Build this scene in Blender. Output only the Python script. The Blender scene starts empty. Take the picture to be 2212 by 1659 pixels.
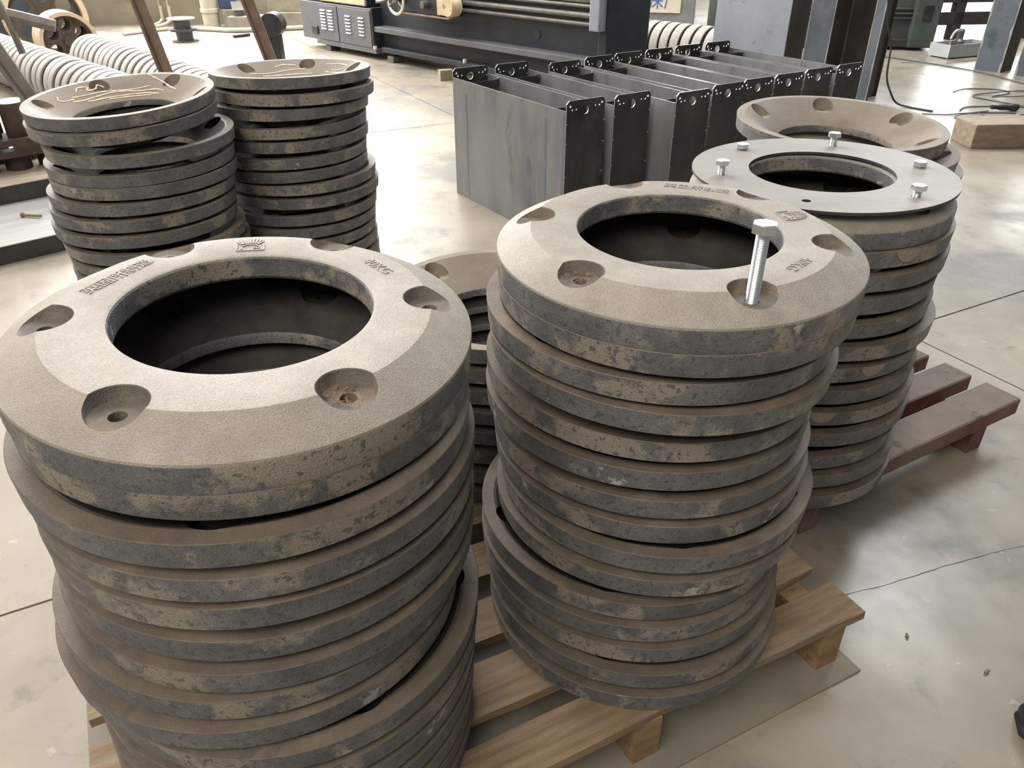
import bpy, bmesh, math, random
from mathutils import Vector, Matrix, Quaternion

PI = math.pi
R = math.radians
random.seed(11)
scene = bpy.context.scene
C = scene.collection

# ------------------------------------------------------------------ camera
CAM_H = 1.30
cam_d = bpy.data.cameras.new('camera')
cam_d.sensor_fit = 'HORIZONTAL'
cam_d.sensor_width = 36.0
cam_d.lens = 1670.0 * 36.0 / 2212.0
cam_d.clip_start = 0.02
cam_d.clip_end = 200
cam = bpy.data.objects.new('camera', cam_d)
cam.location = (0, 0, CAM_H)
cam.rotation_euler = (R(90 - 31.4), 0, 0)
C.objects.link(cam)
scene.camera = cam

# ------------------------------------------------------------------ light
world = bpy.data.worlds.new('hall_daylight')
scene.world = world
world.use_nodes = True
bg = world.node_tree.nodes['Background']
bg.inputs[0].default_value = (0.97, 0.985, 1.0, 1)
bg.inputs[1].default_value = 0.19


def area(name, loc, target, sx, sy, power, col=(1, 1, 1)):
    l = bpy.data.lights.new(name, 'AREA')
    l.shape = 'RECTANGLE'
    l.size, l.size_y = sx, sy
    l.energy = power
    l.color = col
    o = bpy.data.objects.new(name, l)
    o.location = loc
    o.rotation_euler = (Vector(target) - Vector(loc)).to_track_quat('-Z', 'Y').to_euler()
    C.objects.link(o)
    return o


# the hall's daylight: high windows in the back and left walls, strips of roof glazing at the rear
area('window_light_back', (-3.2, 11.3, 2.4), (-0.6, 2.5, 0.0), 7.5, 2.8, 1500, (1.0, 0.985, 0.96))
area('window_light_far_right', (6.5, 16.8, 2.6), (3.0, 4.0, 0.0), 9.0, 3.2, 1300, (0.97, 0.985, 1.0))
area('window_light_left', (-8.0, 6.8, 4.0), (0.0, 3.0, 0.2), 7.0, 3.5, 400, (1.0, 0.95, 0.87))
area('roof_light_back_left', (-3.0, 7.0, 6.5), (-2.6, 6.6, 0), 5.0, 4.0, 700, (1.0, 0.975, 0.94))
area('roof_light_back_right', (4.5, 8.0, 6.5), (4.0, 7.0, 0), 4.0, 3.5, 520, (0.97, 0.99, 1.0))
area('front_fill_light', (-1.7, -1.9, 4.4), (-0.1, 1.2, 0.6), 4.0, 2.2, 235, (1.0, 0.92, 0.80))  # added fill for the camera-facing ring sides

scene.view_settings.view_transform = 'Standard'
scene.view_settings.look = 'None'
scene.view_settings.exposure = 0.12
scene.view_settings.gamma = 1.0
scene.view_settings.use_curve_mapping = False


# ------------------------------------------------------------------ materials
def pm(name, stops, scale=8.0, rough=0.6, metal=0.0, bump=0.0, bscale=180.0, detail=5.0,
       patches=(), rough_var=0.0, stretch=(1, 1, 1), spec=0.4, rand=True, grain=None):
    """Procedural material: a noise ramp, layers of hard-edged noise patches, fine bump."""
    m = bpy.data.materials.new(name)
    m.use_nodes = True
    nt = m.node_tree
    n, l = nt.nodes, nt.links
    b = n['Principled BSDF']
    tc = n.new('ShaderNodeTexCoord')
    mp = n.new('ShaderNodeMapping')
    mp.inputs['Scale'].default_value = stretch
    if rand:
        oi = n.new('ShaderNodeObjectInfo')
        vm = n.new('ShaderNodeVectorMath')
        vm.operation = 'MULTIPLY_ADD'
        l.new(oi.outputs['Random'], vm.inputs[0])
        vm.inputs[1].default_value = (31.0, 17.0, 43.0)
        l.new(tc.outputs['Object'], vm.inputs[2])
        l.new(vm.outputs[0], mp.inputs[0])
    else:
        l.new(tc.outputs['Object'], mp.inputs[0])

    def noise(sc, det=detail, ro=0.6):
        t = n.new('ShaderNodeTexNoise')
        t.inputs['Scale'].default_value = sc
        t.inputs['Detail'].default_value = det
        t.inputs['Roughness'].default_value = ro
        l.new(mp.outputs[0], t.inputs['Vector'])
        return t
    t0 = noise(scale)
    cr = n.new('ShaderNodeValToRGB')
    el = cr.color_ramp.elements
    while len(el) < len(stops):
        el.new(0.5)
    for e, (p, c) in zip(el, stops):
        e.position = p
        e.color = (*c, 1)
    l.new(t0.outputs[0], cr.inputs[0])
    col = cr.outputs[0]
    for i, (pc, ps, lo, hi, amt) in enumerate(patches):
        t = noise(ps, 7.0, 0.62)
        mr = n.new('ShaderNodeMapRange')
        mr.inputs[1].default_value = lo
        mr.inputs[2].default_value = hi
        mr.inputs[4].default_value = amt
        l.new(t.outputs[0], mr.inputs[0])
        mx = n.new('ShaderNodeMix')
        mx.data_type = 'RGBA'
        l.new(mr.outputs[0], mx.inputs[0])
        l.new(col, mx.inputs[6])
        mx.inputs[7].default_value = (*pc, 1)
        col = mx.outputs[2]
    if grain:
        t = noise(grain[0], 2.0, 0.5)
        mr = n.new('ShaderNodeMapRange')
        mr.inputs[1].default_value = 0.3
        mr.inputs[2].default_value = 0.7
        mr.inputs[3].default_value = 1 - grain[1]
        mr.inputs[4].default_value = 1 + grain[1]
        l.new(t.outputs[0], mr.inputs[0])
        vs_ = n.new('ShaderNodeVectorMath')
        vs_.operation = 'SCALE'
        l.new(col, vs_.inputs[0])
        l.new(mr.outputs[0], vs_.inputs['Scale'])
        col = vs_.outputs[0]
    l.new(col, b.inputs['Base Color'])
    b.inputs['Roughness'].default_value = rough
    if rough_var:
        mr = n.new('ShaderNodeMapRange')
        mr.inputs[1].default_value = 0.3
        mr.inputs[2].default_value = 0.7
        mr.inputs[3].default_value = max(0.05, rough - rough_var)
        mr.inputs[4].default_value = min(1, rough + rough_var)
        t = noise(scale * 2.3)
        l.new(t.outputs[0], mr.inputs[0])
        l.new(mr.outputs[0], b.inputs['Roughness'])
    b.inputs['Metallic'].default_value = metal
    b.inputs['Specular IOR Level'].default_value = spec
    if bump:
        t = noise(bscale, 3.0, 0.55)
        bp = n.new('ShaderNodeBump')
        bp.inputs['Strength'].default_value = bump
        bp.inputs['Distance'].default_value = 0.002
        l.new(t.outputs[0], bp.inputs['Height'])
        l.new(bp.outputs[0], b.inputs['Normal'])
    return m


M = {}
M['iron_side'] = pm('scraped_cast_iron', [(0.30, (0.080, 0.081, 0.086)), (0.50, (0.120, 0.120, 0.122)), (0.70, (0.165, 0.162, 0.158))],
                    scale=14, rough=0.46, bump=0.6, bscale=480, rough_var=0.12, spec=0.55, grain=(420, 0.20),
                    patches=[((0.275, 0.243, 0.198), 6.0, 0.525, 0.57, 0.80), ((0.072, 0.072, 0.075), 95, 0.56, 0.60, 0.80),
                             ((0.42, 0.41, 0.385), 8.5, 0.655, 0.680, 0.75), ((0.27, 0.135, 0.05), 15, 0.71, 0.78, 0.45)])
M['iron_top'] = pm('dusty_cast_iron', [(0.3, (0.245, 0.219, 0.182)), (0.55, (0.290, 0.262, 0.221)), (0.75, (0.332, 0.302, 0.258))],
                   scale=22, rough=0.55, bump=0.7, bscale=620, spec=0.55, grain=(520, 0.16),
                   patches=[((0.23, 0.185, 0.13), 9, 0.54, 0.74, 0.6), ((0.36, 0.19, 0.08), 17, 0.71, 0.80, 0.55)])
M['iron_dish'] = pm('smooth_dusty_iron', [(0.3, (0.20, 0.168, 0.132)), (0.6, (0.255, 0.222, 0.182)), (0.8, (0.30, 0.268, 0.225))],
                    scale=9, rough=0.62, bump=0.10, bscale=300, spec=0.3,
                    patches=[((0.17, 0.125, 0.085), 6, 0.54, 0.72, 0.65)])
M['iron_rim'] = pm('brown_rim_iron', [(0.3, (0.105, 0.085, 0.066)), (0.6, (0.150, 0.125, 0.098)), (0.8, (0.205, 0.175, 0.14))], scale=16, rough=0.55, bump=0.3,
                   bscale=300, patches=[((0.26, 0.155, 0.09), 7, 0.60, 0.72, 0.6), ((0.09, 0.08, 0.07), 20, 0.60, 0.68, 0.6)])
M['iron_hollow'] = pm('raw_iron_with_shade', [(0.3, (0.022, 0.022, 0.022)), (0.7, (0.050, 0.046, 0.040))], scale=18, rough=0.75, spec=0.15, bump=0.5, bscale=350)  # raw iron, darkened further to put the hollow's shade into its colour
M['iron_raw'] = pm('raw_cast_iron', [(0.3, (0.10, 0.092, 0.082)), (0.7, (0.19, 0.168, 0.138))], scale=20, rough=0.65, bump=0.7, bscale=400,
                   patches=[((0.27, 0.185, 0.105), 18, 0.50, 0.66, 0.7)])
M['gate'] = pm('ground_gate_mark', [(0.3, (0.22, 0.18, 0.135)), (0.7, (0.29, 0.24, 0.185))], scale=30, rough=0.5)
M['chalk'] = pm('yellow_chalk', [(0.3, (0.62, 0.50, 0.33)), (0.7, (0.78, 0.68, 0.50))], scale=120, rough=0.9)
M['plate'] = pm('cut_steel_plate', [(0.3, (0.235, 0.222, 0.205)), (0.6, (0.285, 0.270, 0.250)), (0.8, (0.325, 0.31, 0.29))], scale=5, rough=0.55, spec=0.25,
                metal=0.0, stretch=(1, 2.4, 1), patches=[((0.21, 0.19, 0.165), 4, 0.55, 0.7, 0.5)])
M['plate_edge'] = pm('plate_edge', [(0.3, (0.03, 0.03, 0.032)), (0.7, (0.07, 0.065, 0.06))], scale=30, rough=0.5)
M['zinc'] = pm('zinc_plated_steel', [(0.3, (0.62, 0.66, 0.68)), (0.7, (0.74, 0.77, 0.79))], scale=40, rough=0.28, metal=0.85)
M['wood'] = pm('pallet_wood', [(0.3, (0.155, 0.105, 0.060)), (0.5, (0.225, 0.158, 0.094)), (0.72, (0.30, 0.22, 0.138))], scale=7, rough=0.75,
               stretch=(1, 9, 9), bump=0.25, bscale=60, patches=[((0.13, 0.115, 0.10), 5, 0.56, 0.72, 0.65), ((0.20, 0.19, 0.17), 3, 0.52, 0.7, 0.55)])
M['wood_block'] = pm('pallet_block_wood', [(0.3, (0.20, 0.125, 0.06)), (0.7, (0.33, 0.225, 0.12))], scale=9, rough=0.75, stretch=(5, 1, 5), bump=0.3,
                     bscale=60, patches=[((0.10, 0.075, 0.05), 9, 0.56, 0.64, 0.7)])
M['red_steel'] = pm('dusty_red_channel', [(0.3, (0.10, 0.035, 0.032)), (0.6, (0.145, 0.06, 0.052)), (0.8, (0.17, 0.10, 0.08))], scale=10, rough=0.55,
                    patches=[((0.17, 0.135, 0.105), 7, 0.47, 0.62, 0.8)])
M['red_top'] = pm('dusty_red_channel_top', [(0.3, (0.17, 0.13, 0.10)), (0.7, (0.25, 0.20, 0.16))], scale=9, rough=0.65, bump=0.2, bscale=90,
                  patches=[((0.045, 0.04, 0.036), 8, 0.6, 0.66, 0.85), ((0.14, 0.06, 0.05), 6, 0.6, 0.7, 0.5)])
M['box_panel'] = pm('blue_grey_mill_steel', [(0.3, (0.15, 0.16, 0.172)), (0.5, (0.225, 0.228, 0.232)), (0.75, (0.29, 0.285, 0.278))], scale=4, rough=0.38,
                    metal=0.2, stretch=(1.6, 1, 0.5), patches=[((0.06, 0.065, 0.075), 5, 0.60, 0.72, 0.6)])
M['box_end'] = pm('oily_mill_steel', [(0.3, (0.030, 0.034, 0.036)), (0.55, (0.058, 0.060, 0.056)), (0.8, (0.10, 0.092, 0.076))], scale=5, rough=0.42, metal=0.4,
                  stretch=(1, 1, 0.5), patches=[((0.02, 0.021, 0.022), 7, 0.58, 0.68, 0.8)])
M['weld'] = pm('weld_heat_band', [(0.3, (0.13, 0.17, 0.20)), (0.7, (0.21, 0.25, 0.28))], scale=20, rough=0.4, metal=0.4, stretch=(1, 1, 0.1))
M['weld_bead'] = pm('weld_bead', [(0.3, (0.16, 0.15, 0.14)), (0.7, (0.30, 0.29, 0.27))], scale=60, rough=0.45, metal=0.5)
M['lathe'] = pm('dark_blue_machine_paint', [(0.3, (0.014, 0.017, 0.022)), (0.6, (0.024, 0.028, 0.035)), (0.8, (0.040, 0.042, 0.046))], scale=4, rough=0.45, spec=0.35)
M['cabinet'] = pm('grey_cabinet_paint', [(0.3, (0.085, 0.087, 0.094)), (0.7, (0.12, 0.122, 0.128))], scale=4, rough=0.45,
                  patches=[((0.06, 0.06, 0.064), 8, 0.6, 0.72, 0.5)])
M['louver'] = pm('pale_louver', [(0.3, (0.12, 0.135, 0.15)), (0.7, (0.17, 0.185, 0.20))], scale=20, rough=0.4)
M['bright_steel'] = pm('worn_steel_bar', [(0.3, (0.09, 0.083, 0.073)), (0.7, (0.16, 0.147, 0.128))], scale=12, rough=0.4, metal=0.3)
M['handle'] = pm('polished_handwheel', [(0.3, (0.62, 0.58, 0.50)), (0.7, (0.74, 0.71, 0.64))], scale=20, rough=0.25, metal=0.3)
M['cream'] = pm('worn_cream_paint', [(0.3, (0.42, 0.33, 0.19)), (0.6, (0.55, 0.46, 0.30)), (0.8, (0.62, 0.55, 0.40))], scale=14, rough=0.5,
                patches=[((0.06, 0.05, 0.04), 12, 0.62, 0.68, 0.8)])
M['rust'] = pm('rusted_angle_iron', [(0.3, (0.17, 0.118, 0.088)), (0.6, (0.255, 0.185, 0.142)), (0.8, (0.33, 0.25, 0.20))], scale=14, rough=0.7, bump=0.2,
               bscale=120)
M['rust_dark'] = pm('dark_rusty_bar', [(0.3, (0.045, 0.030, 0.022)), (0.6, (0.075, 0.052, 0.040)), (0.8, (0.11, 0.085, 0.068))], scale=14, rough=0.7)
M['grey_bar'] = pm('grey_painted_bar', [(0.3, (0.17, 0.155, 0.138)), (0.7, (0.26, 0.24, 0.215))], scale=12, rough=0.6,
                   patches=[((0.12, 0.08, 0.055), 8, 0.58, 0.68, 0.6)])
M['pulley'] = pm('dusty_pulley_rim', [(0.3, (0.30, 0.285, 0.26)), (0.7, (0.39, 0.375, 0.348))], scale=10, rough=0.85,
                 patches=[((0.33, 0.24, 0.18), 8, 0.62, 0.76, 0.6)])
M['pulley_face'] = pm('rusty_pulley_face', [(0.3, (0.055, 0.036, 0.026)), (0.7, (0.10, 0.07, 0.052))], scale=12, rough=0.9)
M['wheel'] = pm('rusty_cast_wheel', [(0.3, (0.055, 0.042, 0.034)), (0.7, (0.11, 0.085, 0.066))], scale=9, rough=0.7)
M['wheel_rim'] = pm('tan_wheel_rim', [(0.3, (0.50, 0.37, 0.24)), (0.7, (0.66, 0.54, 0.40))], scale=9, rough=0.6)
M['slab_steel'] = pm('grey_steel_plate_top', [(0.3, (0.34, 0.335, 0.325)), (0.7, (0.45, 0.44, 0.42))], scale=3, rough=0.5, metal=0.2, stretch=(1, 5, 1))
M['slab_wood'] = pm('tan_dusty_slab', [(0.3, (0.33, 0.27, 0.20)), (0.7, (0.47, 0.40, 0.31))], scale=6, rough=0.7, stretch=(1, 6, 1))
M['dark_edge'] = pm('dark_plate_edge', [(0.3, (0.030, 0.028, 0.026)), (0.7, (0.060, 0.054, 0.048))], scale=8, rough=0.55)
M['black'] = pm('black_plastic', [(0.3, (0.016, 0.017, 0.019)), (0.7, (0.035, 0.036, 0.039))], scale=12, rough=0.4)
M['spool'] = pm('dark_grey_spool', [(0.3, (0.045, 0.05, 0.056)), (0.7, (0.08, 0.086, 0.094))], scale=14, rough=0.4)
M['spool_top'] = pm('pale_spool_flange', [(0.3, (0.42, 0.44, 0.52)), (0.7, (0.55, 0.56, 0.62))], scale=14, rough=0.35)
M['pvc'] = pm('cream_pvc', [(0.3, (0.36, 0.325, 0.24)), (0.7, (0.46, 0.42, 0.33))], scale=8, rough=0.5,
              patches=[((0.24, 0.21, 0.16), 10, 0.62, 0.7, 0.7)])
M['wall'] = pm('stained_plaster', [(0.3, (0.20, 0.172, 0.118)), (0.6, (0.26, 0.228, 0.162)), (0.8, (0.30, 0.268, 0.20))], scale=1.6, rough=0.85,
               patches=[((0.13, 0.112, 0.08), 2.2, 0.54, 0.72, 0.7)])
M['concrete'] = pm('cream_concrete', [(0.3, (0.18, 0.16, 0.12)), (0.7, (0.28, 0.255, 0.20))], scale=7, rough=0.85, bump=0.3, bscale=60)
M['glass'] = pm('clear_cup', [(0.3, (0.8, 0.82, 0.83)), (0.7, (0.9, 0.9, 0.9))], scale=8, rough=0.08)
M['glass'].node_tree.nodes['Principled BSDF'].inputs['Transmission Weight'].default_value = 0.85
M['column'] = pm('mill_scale_column', [(0.3, (0.10, 0.12, 0.145)), (0.6, (0.145, 0.165, 0.19)), (0.8, (0.19, 0.205, 0.225))], scale=3, rough=0.45, metal=0.2,
                 patches=[((0.06, 0.065, 0.075), 4, 0.58, 0.7, 0.6)])
M['column_pale'] = pm('pale_blue_plate', [(0.3, (0.22, 0.245, 0.285)), (0.7, (0.32, 0.345, 0.385))], scale=2.4, rough=0.5, metal=0.15,
                      patches=[((0.15, 0.165, 0.19), 3, 0.56, 0.66, 0.7), ((0.08, 0.085, 0.095), 9, 0.70, 0.74, 0.8)])
M['column_brown'] = pm('brown_mill_plate', [(0.3, (0.052, 0.047, 0.040)), (0.7, (0.10, 0.09, 0.075))], scale=4, rough=0.5)
M['column_edge'] = pm('bare_column_edge', [(0.3, (0.28, 0.28, 0.26)), (0.7, (0.40, 0.39, 0.36))], scale=16, rough=0.5)
M['green'] = pm('worn_green_machine', [(0.3, (0.050, 0.064, 0.055)), (0.6, (0.095, 0.112, 0.095)), (0.8, (0.15, 0.165, 0.145))], scale=2.5, rough=0.5,
                patches=[((0.075, 0.07, 0.052), 3, 0.52, 0.66, 0.7)])
M['galv'] = pm('galvanised_sheet', [(0.3, (0.34, 0.36, 0.36)), (0.7, (0.44, 0.46, 0.46))], scale=9, rough=0.4, metal=0.3)
M['sign_board'] = pm('cream_sign_board', [(0.3, (0.62, 0.54, 0.42)), (0.7, (0.78, 0.71, 0.58))], scale=5, rough=0.5)
M['sign_blue'] = pm('blue_sign_paint', [(0.3, (0.055, 0.11, 0.34)), (0.7, (0.09, 0.17, 0.43))], scale=30, rough=0.5)
M['motor_blue'] = pm('dark_blue_motor', [(0.3, (0.02, 0.035, 0.075)), (0.7, (0.04, 0.06, 0.11))], scale=9, rough=0.5)
M['sign_frame'] = pm('grey_sign_frame', [(0.3, (0.20, 0.20, 0.19)), (0.7, (0.27, 0.265, 0.25))], scale=9, rough=0.5)
M['beam'] = pm('dirty_timber', [(0.3, (0.20, 0.162, 0.112)), (0.55, (0.29, 0.24, 0.17)), (0.8, (0.37, 0.31, 0.23))], scale=7, rough=0.75,
               stretch=(1, 5, 5), bump=0.2, bscale=70, patches=[((0.17, 0.15, 0.12), 6, 0.55, 0.72, 0.6)])
M['cable'] = pm('grey_cable', [(0.3, (0.09, 0.085, 0.08)), (0.7, (0.15, 0.145, 0.135))], scale=30, rough=0.5)
M['shoe'] = pm('black_shoe', [(0.3, (0.015, 0.016, 0.019)), (0.7, (0.05, 0.05, 0.055))], scale=40, rough=0.5,
               patches=[((0.03, 0.12, 0.16), 14, 0.66, 0.7, 0.7)])
M['shoe_sole'] = pm('dark_shoe_sole', [(0.3, (0.02, 0.02, 0.022)), (0.7, (0.04, 0.04, 0.04))], scale=40, rough=0.7)
M['yellow_bolt'] = pm('yellow_zinc', [(0.3, (0.20, 0.15, 0.075)), (0.7, (0.32, 0.25, 0.14))], scale=40, rough=0.45, metal=0.3)
M['chips'] = pm('dry_wood_chips', [(0.3, (0.16, 0.09, 0.04)), (0.7, (0.38, 0.24, 0.12))], scale=60, rough=0.9)
M['floor'] = pm('dusty_concrete_floor', [(0.28, (0.205, 0.180, 0.140)), (0.5, (0.290, 0.255, 0.198)), (0.75, (0.36, 0.322, 0.258))], scale=1.3, rough=0.36, detail=9,
                rough_var=0.10, bump=0.06, bscale=70, spec=0.5, rand=False,
                patches=[((0.135, 0.130, 0.118), 1.5, 0.49, 0.60, 0.80), ((0.37, 0.315, 0.230), 2.3, 0.54, 0.66, 0.55), ((0.11, 0.103, 0.09), 7, 0.60, 0.68, 0.55),
                         ((0.44, 0.40, 0.33), 16, 0.655, 0.69, 0.5), ((0.09, 0.083, 0.07), 34, 0.69, 0.72, 0.6)])
M['sheet'] = pm('grey_base_sheet', [(0.3, (0.17, 0.155, 0.125)), (0.7, (0.25, 0.225, 0.18))], scale=6, rough=0.6)
M['cut_edge'] = pm('bright_cut_edge', [(0.3, (0.55, 0.57, 0.60)), (0.7, (0.70, 0.71, 0.73))], scale=30, rough=0.3, metal=0.6)
M['joint'] = pm('dirty_floor_joint', [(0.3, (0.10, 0.09, 0.075)), (0.7, (0.17, 0.155, 0.13))], scale=9, rough=0.9)


# ------------------------------------------------------------------ helpers
def mesh_obj(name, bm, mats, parent=None, smooth=None, loc=None, rot=None):
    me = bpy.data.meshes.new(name)
    bmesh.ops.recalc_face_normals(bm, faces=bm.faces[:])
    bm.to_mesh(me)
    bm.free()
    if not isinstance(mats, (list, tuple)):
        mats = [mats]
    for m in mats:
        me.materials.append(M[m] if isinstance(m, str) else m)
    if smooth is not None:
        me.polygons.foreach_set('use_smooth', [True] * len(me.polygons))
        me.set_sharp_from_angle(angle=R(smooth))
    o = bpy.data.objects.new(name, me)
    C.objects.link(o)
    if parent:
        o.parent = parent
    if loc is not None:
        o.location = loc
    if rot is not None:
        o.rotation_euler = rot
    return o


def inst(name, me, parent=None, loc=(0, 0, 0), rot=(0, 0, 0)):
    o = bpy.data.objects.new(name, me)
    C.objects.link(o)
    o.parent = parent
    o.location = loc
    o.rotation_euler = rot
    return o


def tag(o, label, cat, group=None):
    o['label'] = label
    o['category'] = cat
    if group:
        o['group'] = group
    return o


def struct(o):
    o['kind'] = 'structure'
    return o


def empty(name, loc=(0, 0, 0), rz=0.0):
    o = bpy.data.objects.new(name, None)
    o.empty_display_size = 0.1
    C.objects.link(o)
    o.location = loc
    o.rotation_euler = (0, 0, rz)
    return o


def box(bm, x0, x1, y0, y1, z0, z1, mi=0):
    v = [bm.verts.new(p) for p in ((x0, y0, z0), (x1, y0, z0), (x1, y1, z0), (x0, y1, z0), (x0, y0, z1), (x1, y0, z1), (x1, y1, z1), (x0, y1, z1))]
    fs = [(3, 2, 1, 0), (4, 5, 6, 7), (0, 1, 5, 4), (1, 2, 6, 5), (2, 3, 7, 6), (3, 0, 4, 7)]
    out = []
    for f in fs:
        fa = bm.faces.new([v[i] for i in f])
        fa.material_index = mi
        out.append(fa)
    return out


def bbox(x0, x1, y0, y1, z0, z1, bev=0.0, seg=2):
    bm = bmesh.new()
    box(bm, x0, x1, y0, y1, z0, z1)
    if bev:
        bmesh.ops.bevel(bm, geom=bm.edges[:], offset=bev, segments=seg, affect='EDGES', profile=0.6)
    return bm


def lathe(bm, prof, seg=48, mi=0, closed=True, axis='Z', off=(0, 0, 0)):
    """Spin a closed (r, z) profile."""
    rings = []
    for (r, z) in prof:
        ring = []
        for k in range(seg):
            a = 2 * PI * k / seg
            x, y = r * math.cos(a), r * math.sin(a)
            p = (x, y, z) if axis == 'Z' else ((z, x, y) if axis == 'X' else (x, z, y))
            ring.append(bm.verts.new((p[0] + off[0], p[1] + off[1], p[2] + off[2])))
        rings.append(ring)
    n = len(prof)
    for i in range(n if closed else n - 1):
        a, b = rings[i], rings[(i + 1) % n]
        for k in range(seg):
            f = bm.faces.new((a[k], a[(k + 1) % seg], b[(k + 1) % seg], b[k]))
            f.material_index = mi
    if not closed:
        for rg in (rings[0], rings[-1]):
            f = bm.faces.new(rg)
            f.material_index = mi
    return rings


def smooth_pts(pts, sub=6):
    out = []
    P = [Vector(p) for p in pts]
    for i in range(len(P) - 1):
        p0, p1, p2, p3 = P[max(i - 1, 0)], P[i], P[i + 1], P[min(i + 2, len(P) - 1)]
        for k in range(sub):
            t = k / sub
            out.append(0.5 * ((2 * p1) + (p2 - p0) * t + (2 * p0 - 5 * p1 + 4 * p2 - p3) * t * t + (3 * p1 - p0 - 3 * p2 + p3) * t ** 3))
    out.append(P[-1])
    return out


def tube(bm, pts, r, seg=8, sub=6, mi=0):
    P = smooth_pts(pts, sub) if sub > 1 else [Vector(p) for p in pts]
    rings = []
    up = Vector((0, 0, 1))
    for i, p in enumerate(P):
        d = (P[min(i + 1, len(P) - 1)] - P[max(i - 1, 0)]).normalized()
        s = d.cross(up)
        if s.length < 1e-3:
            s = d.cross(Vector((1, 0, 0)))
        s.normalize()
        t = s.cross(d)
        rr = r[i * (len(r) - 1) // max(1, len(P) - 1)] if isinstance(r, (list, tuple)) else r
        rings.append([bm.verts.new(p + (s * math.cos(2 * PI * k / seg) + t * math.sin(2 * PI * k / seg)) * rr) for k in range(seg)])
    for a, b in zip(rings, rings[1:]):
        for k in range(seg):
            f = bm.faces.new((a[k], a[(k + 1) % seg], b[(k + 1) % seg], b[k]))
            f.material_index = mi
    for rg in (rings[0], rings[-1]):
        bm.faces.new(rg).material_index = mi


def plate_holes(outline, holes, th, place=lambda x, y, z: (x, y, z)):
    """Flat plate with through holes: outline and holes are lists of 2-D loops."""
    bm = bmesh.new()
    loops = [outline] + holes
    for z in (0.0, th):
        edges = []
        for lp in loops:
            vs = [bm.verts.new((x, y, z)) for x, y in lp]
            for i in range(len(vs)):
                edges.append(bm.edges.new((vs[i], vs[(i + 1) % len(vs)])))
        bmesh.ops.triangle_fill(bm, use_beauty=True, use_dissolve=False, edges=edges)
    bm.verts.ensure_lookup_table()
    n = sum(len(lp) for lp in loops)
    st = 0
    for lp in loops:
        k = len(lp)
        for i in range(k):
            a, b = st + i, st + (i + 1) % k
            f = bm.faces.new((bm.verts[a], bm.verts[b], bm.verts[b + n], bm.verts[a + n]))
            f.material_index = 1
        st += k
    for v in bm.verts:
        v.co = place(*v.co)
    return bm


def circle2(cx, cy, r, n=20):
    return [(cx + r * math.cos(2 * PI * k / n), cy + r * math.sin(2 * PI * k / n)) for k in range(n)]


def text_mesh(body, size, extrude):
    cu = bpy.data.curves.new('lettering', 'FONT')
    cu.body = body
    cu.size = size
    cu.extrude = extrude
    cu.align_x = 'CENTER'
    cu.align_y = 'CENTER'
    cu.resolution_u = 3
    o = bpy.data.objects.new('lettering_tmp', cu)
    C.objects.link(o)
    dg = bpy.context.evaluated_depsgraph_get()
    me = bpy.data.meshes.new_from_object(o.evaluated_get(dg))
    bpy.data.objects.remove(o)
    return me


ORD = ['topmost', 'second', 'third', 'fourth', 'fifth', 'sixth', 'seventh', 'eighth', 'ninth', 'tenth', 'eleventh', 'twelfth', 'thirteenth', 'fourteenth',
       'fifteenth', 'sixteenth', 'seventeenth']

ORDN = ['first'] + ORD[1:] + ['eighteenth', 'nineteenth', 'twentieth', 'twenty-first', 'twenty-second', 'twenty-third', 'twenty-fourth', 'twenty-fifth', 'twenty-sixth', 'twenty-seventh']

# ------------------------------------------------------------------ floor and walls
floor = struct(mesh_obj('floor', bbox(-16, 16, -6, 24, -0.30, -0.012), 'joint'))
GA = R(28)
N1, N2 = Vector((math.cos(GA), math.sin(GA))), Vector((-math.sin(GA), math.cos(GA)))
l1 = [-14, -9.6, -3.6, 2.42, 8.4, 15]
l2 = [-9.6, -5.9, -2.18, 1.55, 5.28, 9.01, 12.74, 20]
for i in range(len(l1) - 1):
    for j in range(len(l2) - 1):
        bm = bmesh.new()
        g = 0.0035
        a0, a1, b0, b1 = l1[i] + g, l1[i + 1] - g, l2[j] + g, l2[j + 1] - g
        ps = [N1 * a + N2 * b for a, b in ((a0, b0), (a1, b0), (a1, b1), (a0, b1))]
        top = [bm.verts.new((p.x, p.y, 0)) for p in ps]
        bot = [bm.verts.new((p.x, p.y, -0.02)) for p in ps]
        bm.faces.new(top)
        for k in range(4):
            bm.faces.new((top[k], bot[k], bot[(k + 1) % 4], top[(k + 1) % 4]))
        mesh_obj('floor_slab', bm, 'floor', floor)
# a long hairline crack beside the wooden pallet
bm = bmesh.new()
cp = smooth_pts([(0.70, 1.215, 0), (0.86, 1.262, 0), (1.05, 1.33, 0), (1.23, 1.384, 0), (1.5, 1.46, 0)], 8)
vs = []
for i, p in enumerate(cp):
    w = 0.0005 + 0.0007 * random.random()
    q = Vector((random.uniform(-1, 1), random.uniform(-1, 1), 0)) * 0.0015
    vs.append((bm.verts.new(p + q + Vector((0.3, -1, 0)) * w + Vector((0, 0, 0.0004))), bm.verts.new(p + q + Vector((-0.3, 1, 0)) * w + Vector((0, 0, 0.0004)))))
for (a, b), (c, d) in zip(vs, vs[1:]):
    bm.faces.new((a, c, d, b))
mesh_obj('floor_crack', bm, 'joint', floor)

w = struct(mesh_obj('wall_back', bbox(-12, 1.6, 0, 0.25, 0, 5.0), 'wall', loc=(0, 11.75, 0), rot=(0, 0, R(3.5))))
w2 = struct(mesh_obj('wall_far', bbox(-14, 15, 17.5, 17.75, 0, 5.0), 'wall'))

# ------------------------------------------------------------------ the cast rings
RO = 0.28


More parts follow.
